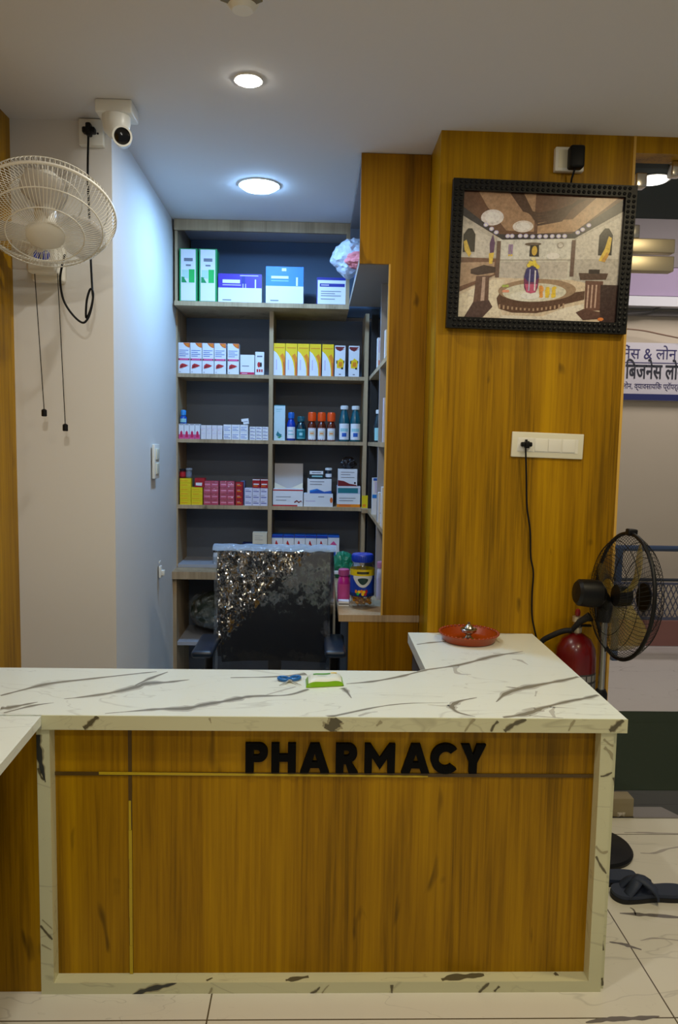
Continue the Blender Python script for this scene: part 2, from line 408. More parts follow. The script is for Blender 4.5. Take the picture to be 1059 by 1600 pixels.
# cables on the street wall
ca, cb = at(960, 475, 5.9), at(1100, 450, 5.9)
tag(MB().tube(spline([at(950, 492, 5.9), at(1010, 488, 5.9), at(1030, 480, 5.9), at(1080, 466, 5.9), at(1150, 440, 5.9)]), .008, mat('grey_cable', (70, 66, 64), .6), 6).build('overhead_cable'),
    'grey cable slanting across the far wall above the loan signboard', 'cable')
tag(MB().tube(spline([at(950, 512, 5.9), at(1000, 516, 5.9), at(1040, 524, 5.9), at(1120, 540, 5.9)]), .006, mat('brown_cable', (130, 100, 80), .6), 6).build('overhead_cable'),
    'thin brown cable sagging just above the top of the loan signboard', 'cable')
# signboard
def text(body, mat_, size, loc, parent, name, xs=1.0, ext=.001, off=0.0):
    c = bpy.data.curves.new(name, 'FONT'); c.body = body; c.size = size; c.extrude = ext; c.offset = off; c.resolution_u = 3
    o = bpy.data.objects.new('tmp_text', c); COL.objects.link(o); bpy.context.view_layer.update()
    me = bpy.data.meshes.new_from_object(o.evaluated_get(bpy.context.evaluated_depsgraph_get()))
    bpy.data.objects.remove(o); bpy.data.curves.remove(c)
    me.materials.clear(); me.materials.append(mat_)
    R = Matrix(((xs, 0, 0, 0), (0, 0, -1, 0), (0, 1, 0, 0), (0, 0, 0, 1)))
    me.transform(R); me.name = name
    q = bpy.data.objects.new(name, me); COL.objects.link(q); q.location = loc; q.parent = parent; return q
s0, s1 = at(985, 535, 5.93), at(985, 625, 5.93)
sb = thing('signboard', 'white signboard with dark blue Devanagari loan lettering on the wall across the street', 'sign', (2.3, 5.93, s1.z))
hS = s0.z-s1.z
MB().box((-.12, 0, 0), (1.25, .04, hS), mat('signboard_white', (206, 200, 206), .5)).build('board', sb)
MB().box((-.12, -.004, 0), (1.25, 0, hS*.11), mat('signboard_navy', (24, 32, 96), .5)).box((-.12, -.006, 0), (.035, 0, hS*.11), mat('signboard_red', (206, 50, 40), .5)).build('border', sb)
INK = mat('signboard_indigo_ink', (44, 34, 92), .6); INKB = mat('signboard_black_ink', (28, 24, 40), .6)
text('\u093e\u092f\u0928\u0947\u0902\u0938 & \u0932\u094b\u0928', INK, .118, (-.02, -.002, hS*.72), sb, 'lettering', .92)
text('\u093f\u092c\u091c\u0928\u0947\u0938 \u0932\u094b\u0928', INKB, .165, (.10, -.002, hS*.38), sb, 'lettering', .62, off=.003)
text('\u0939\u094b\u092e \u0932\u094b\u0928, \u0935\u094d\u092f\u093e\u0935\u0938\u093e\u092f\u093f\u0915 \u092a\u094d\u0930\u0949\u092a\u0930\u094d\u091f\u0940', INK, .06, (.0, -.002, hS*.2), sb, 'lettering', .8)
MB().box((.0, -.002, hS*.645), (1.2, 0, hS*.66), INK).build('rule', sb)
# blue bench frame with mesh seat across the street
BLUEM = mat('blue_painted_steel', (40, 62, 96), .45); MESHM = mat('blue_grey_steel_mesh', (74, 76, 100), .5)
z_a, z_b, z_c = at(1030, 857, 5.5).z, at(1030, 906, 5.5).z, at(1030, 940, 5.5).z
bt = thing('steel_bench', 'blue steel bench with a mesh seat by the wall across the street', 'bench', (2.35, 5.5, 0))
MB().tube([(-.2, 0, z_a), (1.6, 0, z_a)], .022, BLUEM, 8).tube([(-.2, 0, z_b), (1.6, 0, z_b)], .012, mat('dark_steel_bar', (30, 34, 50), .5), 8).build('back_rail', bt)
for x in (-.1, .75, 1.5):
    MB().box((x-.02, -.02, 0), (x+.02, .02, z_a), BLUEM).build('leg', bt)
m = MB(); zl = at(1030, 965, 5.5).z
nx = 46
for i in range(nx):
    x0 = -.2+1.8*i/nx
    m.tube([(x0, -.03, zl), (x0+.12, -.03, z_b-.02)], .0045, MESHM, 4).tube([(x0+.12, -.034, zl), (x0, -.034, z_b-.02)], .0045, MESHM, 4)
m.box((-.2, -.04, z_b-.03), (1.7, -.02, z_b-.015), MESHM).box((-.2, -.04, zl-.01), (1.7, -.02, zl+.01), MESHM)
m.build('mesh_panel', bt)

# ------------------------------------------------------------------ reception counter
HCn = .83
ct = thing('reception_counter', 'reception desk with white marble top, marble frame and golden oak front under the PHARMACY letters', 'counter', (0, 2.06, 0))
def cb(a, b, m, name, label=None, bev=0, M=None):
    o = MB().box((a[0], a[1]-2.06, a[2]), (b[0], b[1]-2.06, b[2]), m, bev=bev, M=M).build(name, ct)
    if label: o['label'] = label
    return o
TOPL = [(-1.178, 0), (.89, 0), (.89, .952), (.381, .952), (.381, .432), (-1.178, .432)]
tm = MB().prism([TOPL], .041, MARB, M=Matrix.Translation((0, 0, HCn)) @ FLAT)
OFF = Vector((0, 2.06, 0))
def tv(pts, w, soft=0):                       # veins of the marble print, traced on the worktop (half widths in mm)
    P = [on(x, y, HCn)-OFF for x, y in pts]; Wd = [v*.001 for v in w]
    cl = ((-1.178, 0, 0), (.89, .952, 1))
    tm.ribbon(P, [v*1.7 for v in Wd], (0, 0, 1), VEIN_S, .0002, clip=cl)
    if not soft: tm.ribbon(P, [v*.85 for v in Wd], (0, 0, 1), VEIN, .0004, clip=cl)
tv([(1, 1087), (36, 1078), (79, 1068), (139, 1061), (211, 1053), (245, 1049.5)], [3, 5, 11, 5, 4, 2])
tv([(211, 1071), (235, 1060), (262, 1050)], [2, 6, 3])
tv([(100, 1092), (126, 1089.5), (172, 1083), (211, 1074), (231, 1068), (262, 1066), (296, 1062)], [1, 4, 9, 13, 14, 8, 1])
tv([(1, 1107), (13, 1106), (34, 1102), (59, 1097)], [9, 10, 7, 1]); tv([(6, 1114), (50, 1103), (84, 1098)], [3, 5, 1])
tv([(164, 1115), (211, 1111), (251, 1108), (291, 1107), (320, 1101), (350, 1096), (375, 1091), (396, 1088), (449, 1086), (482, 1077)], [1, 3, 8, 13, 11, 9, 12, 6, 4, 5])
tv([(412, 1087), (440, 1079), (462, 1073)], [1, 3, 2], 1); tv([(360, 1059), (416, 1058), (450, 1056), (478, 1053)], [2, 4, 5, 9])
tv([(541, 1068.5), (581, 1065), (621, 1058), (645, 1052), (667, 1046.5)], [2, 5, 6, 4, 4]); tv([(535, 1075), (541, 1080), (549, 1091)], [9, 5, 1])
tv([(512, 1121), (540, 1115), (594, 1104), (640, 1099), (700, 1098)], [8, 4, 3, 1.5, .5]); tv([(560, 1119), (575, 1114), (590, 1112)], [3, 3, 1], 1)
tv([(651, 1007), (674, 1004), (712, 1001), (724, 999)], [3, 5, 2, 1]); tv([(772, 998), (780, 1004)], [5, 2], 1); tv([(776, 991), (800, 990), (826, 986.5)], [2, 4, 2], 1)
tv([(667, 1046.5), (712, 1040), (742, 1033), (773, 1025), (817, 1018)], [4, 6, 7, 10, 1]); tv([(712, 1040), (711, 1048), (718, 1053), (736, 1054)], [6, 4, 5, 1], 1)
tv([(770, 1021), (800, 1022), (820, 1021)], [2, 4, 1], 1); tv([(800, 1030), (812, 1032), (825, 1039)], [2, 5, 1], 1)
tv([(775, 1097), (790, 1084), (814, 1076), (848, 1069), (880, 1063), (903, 1057.5)], [1, 8, 13, 8, 7, 6]); tv([(790, 1073), (806, 1075), (820, 1075)], [1, 4, 3])
tv([(745, 1090), (720, 1095), (708, 1101), (706, 1105), (715, 1113), (742, 1120)], [1, 5, 9, 8, 4, 1]); tv([(668, 1101), (690, 1103), (708, 1102)], [.5, 2, 3], 1)
tv([(786, 1121), (815, 1117), (836, 1111), (848, 1106), (888, 1096), (915, 1091), (934, 1086)], [4, 9, 12, 7, 6, 7, 5]); tv([(815, 1110), (836, 1107), (860, 1105), (900, 1107)], [2, 6, 3, .5], 1)
tv([(866, 1105), (862, 1112), (866, 1121)], [2, 4, 3], 1); tv([(826, 1118), (850, 1120), (880, 1122)], [1, 3, 1], 1); tv([(838, 1080), (836, 1088)], [2, 1], 1)
top = tm.build('countertop', ct)
m = MB(); m.box((-.751, -.003, HCn-.041), (.892, .0, HCn-.0006), MARB_E)
def ev(mb, pts, w, y=2.0565, soft=0, dark=VEIN_E, clip=None):
    clip = ((mb.v[0][0], -9, mb.v[0][2]+.0), (mb.v[6][0], 9, mb.v[6][2]))
    P = [at(px_, py_, y)-OFF for px_, py_ in pts]
    mb.ribbon(P, [v*.0009 for v in w], (0, -1, 0), VEIN_ES, .0002, clip=clip)
    if not soft: mb.ribbon(P, [v*.0006 for v in w], (0, -1, 0), dark, .0004, clip=clip)
ev(m, [(153, 1119), (145, 1126), (138, 1133), (131, 1138)], [7, 8, 9, 7]); ev(m, [(530, 1123), (524, 1129), (518, 1136), (511, 1142.5)], [22, 24, 26, 24]); ev(m, [(596, 1127), (588, 1134)], [5, 3], soft=1)
ev(m, [(742, 1123), (735, 1130), (726, 1143)], [4, 4, 2], soft=1); ev(m, [(778, 1127), (771, 1134), (767, 1143)], [5, 4, 5]); ev(m, [(822, 1124), (806, 1130), (796, 1136), (788, 1142.5)], [6, 8, 8, 9])
ev(m, [(898, 1125), (893, 1132), (888, 1142)], [4, 4, 2], soft=1); ev(m, [(974, 1125), (966, 1131), (960, 1137), (952, 1142)], [8, 9, 11, 8]); ev(m, [(327, 1122), (330, 1130)], [3, 1], soft=1)
m.build('countertop_edge', ct)
pm = MB().box((-.768, .004, 0), (-.732, .045, .789), MARB_E)
DKV = mat('dark_grey_vein', (58, 60, 56), .3)
ev(pm, [(58, 1148), (59, 1165), (62, 1185), (66, 1203), (71, 1222)], [12, 15, 13, 8, 2], 2.0635, dark=DKV); ev(pm, [(60, 1200), (64, 1213), (69, 1219)], [5, 4, 3], 2.0635)
ev(pm, [(63, 1446), (72, 1457), (82, 1468)], [3, 5, 3], 2.0635); ev(pm, [(66, 1437), (76, 1446), (82, 1452)], [1.5, 2, 1], 2.0635, 1); ev(pm, [(65, 1476), (80, 1484)], [2, 2], 2.0635, 1)
pm.build('post', ct)
pm = MB().box((.820, .004, 0), (.857, .045, .789), MARB_E)
ev(pm, [(938, 1213), (945, 1212), (956, 1207)], [2, 4, 3], 2.0635); ev(pm, [(931, 1338), (938, 1352), (947, 1365)], [3, 5, 3], 2.0635); ev(pm, [(944, 1168), (953, 1176), (961, 1190)], [4, 5, 6], 2.0635, 1)
ev(pm, [(930, 1322), (940, 1332), (952, 1330)], [3, 4, 3], 2.0635, 1); ev(pm, [(943, 1155), (954, 1164), (963, 1166)], [3, 3, 2], 2.0635, 1)
pm.build('post', ct)
pm = MB().box((-.732, .004, 0), (.820, .045, .034), MARB_E)
ev(pm, [(206, 1555), (222, 1549), (240, 1544), (260, 1540), (276, 1535)], [3, 10, 12, 8, 3], 2.0635, dark=DKV); ev(pm, [(485, 1553), (494, 1548), (500, 1542)], [4, 6, 1], 2.0635)
ev(pm, [(612, 1552), (612, 1547), (612, 1539)], [3.5, 3, 9], 2.0635); ev(pm, [(748, 1551), (756, 1543), (764, 1536)], [3, 7, 3], 2.0635); ev(pm, [(772, 1549), (780, 1541)], [4, 4], 2.0635)
ev(pm, [(503, 1552), (508, 1545), (514, 1539)], [2, 2, 1], 2.0635, 1); ev(pm, [(325, 1555), (329, 1549), (331, 1543)], [2, 4, 2], 2.0635, 1)
for pts_, w_ in (([(690, 1532), (706, 1527.5), (735, 1525), (756, 1523)], [5, 12, 11, 5]), ([(446, 1534), (458, 1530), (482, 1526)], [4, 9, 5]), ([(322, 1534), (332, 1528)], [3, 3]), ([(866, 1523), (870, 1520)], [7, 6])):
    P_ = [on(x_, y_, .034)-OFF for x_, y_ in pts_]
    P_ = [Vector((v.x, min(max(v.y, .012), .036), v.z)) for v in P_]
    pm.ribbon(P_, [v*.001 for v in w_], (0, 0, 1), VEIN_E, .0004)
pm.build('bottom_rail', ct)
cb((-.768, 2.105, 0), (.857, 2.123, .789), WOOD, 'front_panel', 'golden oak front panel with vertical grain')
pm = MB().box((.857, .018, 0), (.871, .94, .789), MARB_E)
ev(pm, [(963, 1180), (965, 1200), (967, 1212)], [4, 6, 4], 2.0775); ev(pm, [(958, 1215), (962, 1228), (965, 1236)], [4, 5, 3], 2.0775); ev(pm, [(941, 1470), (942, 1485)], [3, 4], 2.0775); ev(pm, [(940, 1528), (942, 1540)], [5, 6], 2.0775)
pm.build('side_panel', ct)
cb((.40, 2.50, 0), (.418, 3.0, .789), mat('dark_grey_laminate', (66, 68, 72), .5), 'inner_panel')
cb((-.768, 2.44, 0), (.418, 2.458, .789), mat('dark_grey_laminate', (66, 68, 72), .5), 'light_stop_panel')  # unseen panel added to stop light leaking through the counter
GRO = mat('dark_bronze_groove', (84, 62, 16), .4)
zs = at(400, 1209, 2.104).z
m = MB(); xa, xb, xc, xd = at(84, 1208, 2.104).x, at(155, 1208, 2.104).x, at(668, 1212, 2.104).x, at(926, 1212, 2.104).x
m.box((xa, .0415, zs-.006), (xd, .0448, zs+.004), GRO)
xv = at(204, 1300, 2.104).x
m.box((xv-.005, .0415, .034), (xv+.005, .0448, .789), GRO)
m.build('inlay_groove', ct)
m = MB()
m.add([(xb, .040, zs-.003), (xc, .040, zs-.007), (xc, .040, zs-.002), (xb, .040, zs+.005), (xb, .0415, zs-.003), (xc, .0415, zs-.007), (xc, .0415, zs-.002), (xb, .0415, zs+.005)],
      [(0, 1, 2, 3), (7, 6, 5, 4), (0, 4, 5, 1), (2, 6, 7, 3), (1, 5, 6, 2), (0, 3, 7, 4)], GOLD)
z1 = at(204, 1250, 2.104).z
for j in range(6):
    za, zb_ = .035+(z1-.035)*j/6, .035+(z1-.035)*(j+1)/6; w = .0045 if j < 5 else .0025
    m.box((xv-.0045+.0006*(j % 2), .0398, za), (xv+w, .0415, zb_-.0008), GOLD)
m.build('inlay_film', ct)['label'] = 'peeling yellow protective film on the inlay'
# side counter coming towards the viewer on the left
q0, q1 = on(65, 1118, HCn), on(0, 1195, HCn); q2 = q1+(q1-q0)*5.5  # unseen run lengthened so the top shades the front panel
sc = thing('side_counter', 'white marble side counter at the left edge, over a shaded oak panel', 'counter', (-.95, q0.y-.002, 0))
MB().prism([[(q0.x+.95, -.003), (q1.x+.95, q1.y-q0.y), (q2.x+.95, q2.y-q0.y), (-.229, q2.y-q0.y), (-.229, -.003)]], .026, MARB, M=Matrix.Translation((0, 0, HCn)) @ FLAT).build('countertop', sc)
MB().box((-.229, .022, 0), (.18, .04, .788), WOOD).build('front_panel', sc)
MB().box((.13, q2.y-q0.y+.03, 0), (.148, -.33, .803), WOOD).build('side_panel', sc)  # unseen panel added to keep light off the front panel
MB().box((-.229, q2.y-q0.y+.03, 0), (.13, q2.y-q0.y+.048, .803), WOOD).build('end_panel', sc)  # also added out of view, closing the near end against light

# PHARMACY letters
LB = mat('matt_black_acrylic', (6, 6, 7), .7, spec=.12)
def zp(x, y): return (x, 622-y)            # letter units: pixels of the enlarged photo
def Pl(x, w):
    h = 110; st = 31
    bowl = [(x+st+8, h)]+circ(x+w-33, h-35, 33, 35, 14, PI/2, -PI/2, True)+[(x+st, h-70)]
    outer = [(x, 0), (x+st, 0), (x+st, h-70)]+circ(x+w-33, h-35, 33, 35, 14, -PI/2, PI/2, True)+[(x, h)]
    hole = [(x+st, h-46)]+circ(x+w-40, h-35, 11, 11, 10, -PI/2, PI/2, True)+[(x+st, h-24)]
    return [outer, hole]
def Hl(x, w):
    s = 30; h = 110
    return [[(x, 0), (x+s, 0), (x+s, 42), (x+w-s, 42), (x+w-s, 0), (x+w, 0), (x+w, h), (x+w-s, h), (x+w-s, 68), (x+s, 68), (x+s, h), (x, h)]]
def Al(x, w):
    h = 110; c = x+w/2
    return [[(x, 0), (x+32, 0), (x+39, 19), (x+w-39, 19), (x+w-32, 0), (x+w, 0), (c+17, h), (c-17, h)], [(c-11, 41), (c+11, 41), (c, 72)]]
def Rl(x, w):
    h = 110; st = 30; o, hole = Pl(x, w-2)
    outer = [(x, 0), (x+st, 0), (x+st, 36), (x+w-34, 0), (x+w+2, 0), (x+w-26, 43)]+circ(x+w-35, h-35, 33, 35, 12, -PI/3.2, PI/2, True)+[(x, h)]
    outer[2] = (x+st, 34); outer.insert(3, (x+st+8, 34))
    return [outer, hole]
def Ml(x, w):
    h = 110; s = 28; c = x+w/2
    return [[(x, 0), (x+s, 0), (x+s, 58), (c, 14), (x+w-s, 58), (x+w-s, 0), (x+w, 0), (x+w, h), (x+w-22, h), (c, 58), (x+22, h), (x, h)]]
def Cl(x, w):
    h = 110; c = x+57; a = math.radians(42)
    o = circ(c, 55, 57, 57, 30, a, 2*PI-a, True)
    i = circ(c, 55, 26, 28, 22, 2*PI-a*1.1, a*1.1, True)
    return [o+i]
def Yl(x, w):
    h = 110; c = x+w/2
    return [[(c-15, 0), (c+15, 0), (c+15, 40), (x+w, h), (x+w-34, h), (c, 70), (x+34, h), (x, h), (c-15, 40)]]
a0, a1 = at(383, 1209, 2.09), at(758, 1209, 2.09); sc_ = (a1.x-a0.x)/(960-53)
zt_, zb_ = at(570, 1163, 2.09).z, at(570, 1208.5, 2.09).z
sg = thing('letter_sign', 'raised black PHARMACY letters fixed along the top of the oak counter front', 'sign', (a0.x, 2.105, zb_))
kz = (zt_-zb_)/110
for ch, fn, x, w in (('P', Pl, 53, 84), ('H', Hl, 150, 92), ('A', Al, 258, 110), ('R', Rl, 392, 83), ('M', Ml, 501, 115), ('A', Al, 640, 108), ('C', Cl, 751, 96), ('Y', Yl, 865, 95)):
    loops = [[((px-53)*sc_, pz*kz) for px, pz in lp] for lp in fn(x, w)]
    MB().prism(loops, .014, LB, M=Matrix.Translation((0, -.0145, 0))).build('letter', sg)

# ------------------------------------------------------------------ shelving
ZA, ZB, ZC, ZD = at(425, 586, 4.42).z, at(425, 688, 4.42).z, at(425, 791, 4.42).z, .864
OZ0, OZ1 = at(410, 480, 4.289).z, at(410, 473, 4.289).z         # overhead bottom board
YM, YO, YB = 4.42, 4.289, 4.74
sh = thing('wall_shelving', 'tall back shelving unit with oak edges and grey back boards, loaded with medicines', 'shelving', (-.25, 4.6, 0))
ox, oy = .25, -4.6
def sbx(name, a, b, m=SHELFW, label=None, par=None):
    o = MB().box((a[0]+ox, a[1]+oy, a[2]), (b[0]+ox, b[1]+oy, b[2]), m).build(name, par or sh)
    if label: o['label'] = label
    return o
zf = at(410, 362, YO).z
sbx('overhead_fascia', (XA+.001, YO, zf), (.166, YO+.02, HZ-.002))
sbx('overhead_side', (XA+.001, YO+.02, OZ1), (XA+.016, YB, HZ-.002)); sbx('overhead_side', (.146, YO, OZ1), (.166, YB-.3, zf))
sbx('overhead_board', (XA+.001, YO, OZ0), (.166, YB, OZ1))
sbx('overhead_back', (XA+.022, YB-.02, OZ1), (.6, YB, HZ-.002), mat('blue_grey_backing', (104, 130, 160), .6))
sbx('upright', (-.8205, YM, .85), (-.8035, YB-.02, OZ0)); sbx('upright', (-.2815, YM, .864), (-.258, YB-.02, OZ0)); sbx('upright', (.267, YM, .85), (.289, YB-.02, OZ0))
for z in (ZA, ZB, ZC):
    sbx('shelf_board', (-.8035, YM, z-.021), (-.2815, YB-.02, z)); sbx('shelf_board', (-.258, YM, z-.021), (.267, YB-.02, z))
sbx('shelf_board', (-.8035, YM, .846), (.267, YB-.02, ZD), mat('grey_laminate_shelf', (168, 170, 178), .5))
sbx('back_board', (-.8035, YB-.02, .0), (.6, YB, OZ0), BACKP)
sbx('base_top', (-.819, 4.27, .803), (.289, YB-.02, .845), label='oak worktop of the lower cabinet')
sbx('base_side', (-.819, 4.30, 0), (-.79, YB-.02, .803)); sbx('base_side', (.10, 4.30, 0), (.12, YB-.02, .803))
zl = at(300, 1003, 4.32).z
sbx('base_shelf', (-.79, 4.32, zl-.02), (.10, YB-.02, zl), mat('grey_laminate_shelf', (168, 170, 178), .5))

# side cabinet with the C-shaped oak end panel
sd = thing('wall_cabinet', 'right-hand cabinet with golden oak end panel cut out around open shelves', 'cabinet', (.38, 3.264, 0))
YE = 3.264; zc0, zc1 = at(584, 412, YE).z, .842
EP = [(.150, 0), (.457, 0), (.457, HZ-.002), (.167, HZ-.002), (.167, zc0), (.2935, zc0), (.2935, zc1-.03), (.150, zc1-.03)]
MB().prism([[(x-.38, z) for x, z in EP]], .018, WOOD_D).build('end_panel', sd)
MB().box((.2935-.002-.38, -.001, zc1), (.2985-.38, .018, zc0), mat('pale_oak_edge', (214, 170, 74), .4)).build('edge_band', sd)
def dbx(name, a, b, m=SHELFW):
    return MB().box((a[0]-.38, a[1]-3.264, a[2]), (b[0]-.38, b[1]-3.264, b[2]), m).build(name, sd)
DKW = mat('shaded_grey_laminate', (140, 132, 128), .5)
dbx('shelf_corner', (.262, 4.30, ZC-.021), (.2945, 4.4195, ZC))
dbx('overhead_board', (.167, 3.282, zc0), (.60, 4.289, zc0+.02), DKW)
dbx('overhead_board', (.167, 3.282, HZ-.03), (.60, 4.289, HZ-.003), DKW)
dbx('overhead_lip', (.167, 3.282, zc0+.02), (.177, 4.289, zc0+.028))
dbx('worktop', (.106, 3.262, zc1-.03), (.60, 4.268, zc1))
dbx('base_front', (.150, 3.282, 0), (.168, 4.268, zc1-.03), mat('dark_grey_laminate', (66, 68, 72), .5))
dbx('back_board', (.60, 3.3, 0), (.618, 4.70, HZ-.003), BACKP)
for z in (ZA, ZB, ZC):
    dbx('shelf_board', (.2945, 3.282, z-.021), (.598, 4.40, z))
YPT = 3.66
for z0, z1 in ((zc1, ZC-.021), (ZC, ZB-.021), (ZB, ZA-.021), (ZA, zc0)):
    dbx('partition', (.2945, YPT, z0), (.598, YPT+.018, z1), mat('grey_laminate_shelf', (168, 170, 178), .5))
dbx('corner_gap_shade', (.300, 4.36, zc1), (.34, 4.40, zc0), mat('corner_shade_black', (22, 22, 24), .6))  # black strip standing for the shade in the open corner gap

# ------------------------------------------------------------------ goods on the shelves
def U(x, z): return (x, z)
def carton(name, w, h, d, body, decals=(), top=None):
    """a carton standing at its own origin (middle of its base front edge = y 0), printed face towards -y; decals are (material, loop in 0..1)"""
    m = MB(); g = .0006
    m.box((-w/2+g, 0, 0), (w/2-g, d, h), body)
    if top: m.box((-w/2+g, 0, h), (w/2-g, d, h+.0007), top)
    for i, (mm, lp) in enumerate(decals):
        m.prism([[(-w/2+g+(w-2*g)*u, h*v) for u, v in lp]], .0003, mm, M=Matrix.Translation((0, -.0004-.00025*i, 0)))
    return m.build(name)
def R4(a, b, c, d): return rect(a, b, c, d)
def lines(m, x0, x1, zs, t=.02): return [(m, rect(x0, z, x1 if i % 2 == 0 else x0+(x1-x0)*.7, z+t)) for i, z in enumerate(zs)]
GREEN = mat('print_green', (20, 150, 84), .45); GREENB = mat('print_bright_green', (30, 190, 90), .45); GREENL = mat('print_pale_mint', (190, 224, 214), .45)
PURP = mat('print_purple', (70, 44, 176), .45); BLUE = mat('print_sky_blue', (30, 132, 226), .45); NAVY = mat('print_navy', (28, 40, 150), .45)
BLUED = mat('print_blue', (36, 96, 190), .45); GREYT = mat('print_grey_text', (120, 124, 140), .5); LILAC = mat('print_lilac', (206, 196, 226), .45)
ORNG = mat('print_orange', (226, 112, 44), .45); RED = mat('print_red', (190, 30, 40), .45); DRED = mat('print_dark_red', (120, 22, 30), .45); MAG = mat('print_magenta', (204, 30, 90), .45)
YEL = mat('print_yellow', (250, 208, 10), .45); AMB = mat('print_amber', (240, 140, 20), .45); YBOX = mat('yellow_card', (236, 208, 20), .45)
TEAL = mat('print_teal', (20, 120, 134), .45); PINK = mat('print_pink', (226, 84, 150), .45); BLK = mat('print_black', (24, 22, 26), .45); AQUA = mat('print_aqua', (150, 206, 214), .45)
def put(o, px0, px1, y, z, rot=0):
    """stand a carton centred between two pixels of the shelf front, at depth y on height z"""
    a = at((px0+px1)/2, 690, y).x+(.002 if y > 4.4 and px0 < 420 else 0)
    o.location = (a, y, z); o.rotation_euler = (0, 0, rot); return o
def wx(px0, px1, y): return at(px1, 690, y).x-at(px0, 690, y).x
def hz(py0, py1, y, px=420): return at(px, py0, y).z-at(px, py1, y).z
def repeat(src, spots, y, z, labels, cat, group):
    tag(src, labels[0], cat, group); put(src, *spots[0], y, z)
    for s, lb in zip(spots[1:], labels[1:]):
        c = src.copy(); COL.objects.link(c); c['label'] = lb; put(c, *s, y, z)
ORD = ['first', 'second', 'third', 'fourth', 'fifth', 'sixth']

# overhead row
YI = YO+.02
w = wx(281, 309, YI); h = hz(388, 471, YI)
c = carton('tall_carton', w, h, w*.8, GREEN, [(PW, R4(.08, .02, .90, .985)), (GREENB, R4(.52, .36, .84, .61)), (GREENL, R4(.14, .44, .5, .60)), (GREEN, [(.12, .36), (.5, .36), (.3, .46), (.12, .47)]), (PW, [(.26, .45), (.34, .45), (.5, .36), (.42, .36)]), (GREYT, R4(.26, .76, .74, .82)), (GREYT, R4(.36, .67, .64, .70))])
repeat(c, [(280.5, 308.5), (310.5, 338.5)], YI, OZ1, ['tall green and white carton standing against the left side of the overhead compartment', 'tall green and white carton between its twin and the purple carton'], 'box', 'green cartons in the overhead shelf')
w = wx(340, 407, YI); h = hz(426, 471, YI)
c = carton('display_carton', w, h, .14, PW, [(PURP, R4(0, .52, 1, 1)), (PW, R4(.1, .68, .5, .8)), (LILAC, R4(.1, .6, .52, .63)), (LILAC, R4(.5, .93, .92, .96)), (PW, R4(.84, .52, .87, .82)), (NAVY, R4(.54, .55, .62, .92)), (LILAC, R4(.56, .52, .58, .66)), (LILAC, R4(.62, .52, .64, .66)), (GREYT, R4(.1, .08, .3, .11))], PURP)
tag(put(c, 340, 407, YI, OZ1), 'purple and white display carton on the overhead shelf', 'box')
w = wx(413, 471, YI); h = hz(413, 471, YI)
c = carton('display_carton', w, h, .16, PW, [(BLUE, R4(0, .48, 1, 1)), (PW, R4(.14, .68, .6, .75)), (AQUA, R4(.14, .61, .6, .63)), (PW, R4(.80, .49, .85, .72)), (PW, R4(.42, .88, .54, .96)), (GREYT, R4(.12, .07, .34, .1))], BLUE)
tag(put(c, 413, 471, YI, OZ1, .0), 'sky blue and white display carton, tallest of the middle overhead boxes', 'box')
w = wx(491, 538, YI); h = hz(428, 471, YI)
c = carton('flat_carton', w, h, .15, NAVY, [(PW, R4(.03, .03, .96, .90)), (NAVY, R4(.1, .66, .92, .78)), (LILAC, R4(.14, .70, .4, .74))]+lines(GREYT, .14, .8, (.48, .40, .32, .2), .025))
tag(put(c, 491, 538, YI, OZ1), 'navy edged white carton below the plastic bag at the right of the overhead shelf', 'box')
# plastic bag bulging out of the side overhead compartment
BAGM = clear_film('milky_plastic_bag', (222, 230, 246), .25, .25, .6, 60, body=.55)
def blob(name, rx, ry, rz, m, seed, amp=.12, sub=4, freq=5.0, par=None):
    from mathutils import noise
    bm = bmesh.new(); bmesh.ops.create_icosphere(bm, subdivisions=sub, radius=1)
    for v in bm.verts:
        n = noise.noise(v.co*freq*.4+Vector((seed, 0, 0)))*amp+noise.noise(v.co*freq+Vector((seed, 3, 0)))*amp*.55
        v.co *= 1+n; v.co = Vector((v.co.x*rx, v.co.y*ry, v.co.z*rz))
    bm.verts.index_update()
    b = MB().add([v.co.copy() for v in bm.verts], [[v.index for v in f.verts] for f in bm.faces], m, False); bm.free()
    return b.build(name, par)
p = at(541, 404, 4.16)
bg = thing('plastic_bag', 'crumpled white plastic bag with a pink bundle, stuffed above the navy edged carton', 'bag', (p.x+.03, 4.12, zc0+.03))
o = blob('bag_film', .115, .125, .092, BAGM, 3, .2); o.location = (0, 0, at(541, 404, 4.12).z-zc0-.03)
o2 = blob('bag_contents', .085, .06, .045, mat('salmon_pink_cloth', (216, 120, 124), .7), 8, .15); o2.parent = bg; o2.location = (.045, -.115, at(541, 410, 4.12).z-zc0-.045); o.parent = bg
p = at(551, 447, 4.1)
for k, (cm, dx, lb) in enumerate(((BLUED, 0, 'small blue pack peeping over the lip of the side overhead compartment'), (PW, .05, 'small white pack beside the blue pack in the side overhead compartment'))):
    c = carton('small_pack', .05, .09, .03, cm, [(PW if k == 0 else AQUA, R4(.2, .3, .8, .6))]); c.location = (.205+dx, 4.0-.2*k, zc0+.02); tag(c, lb, 'box')

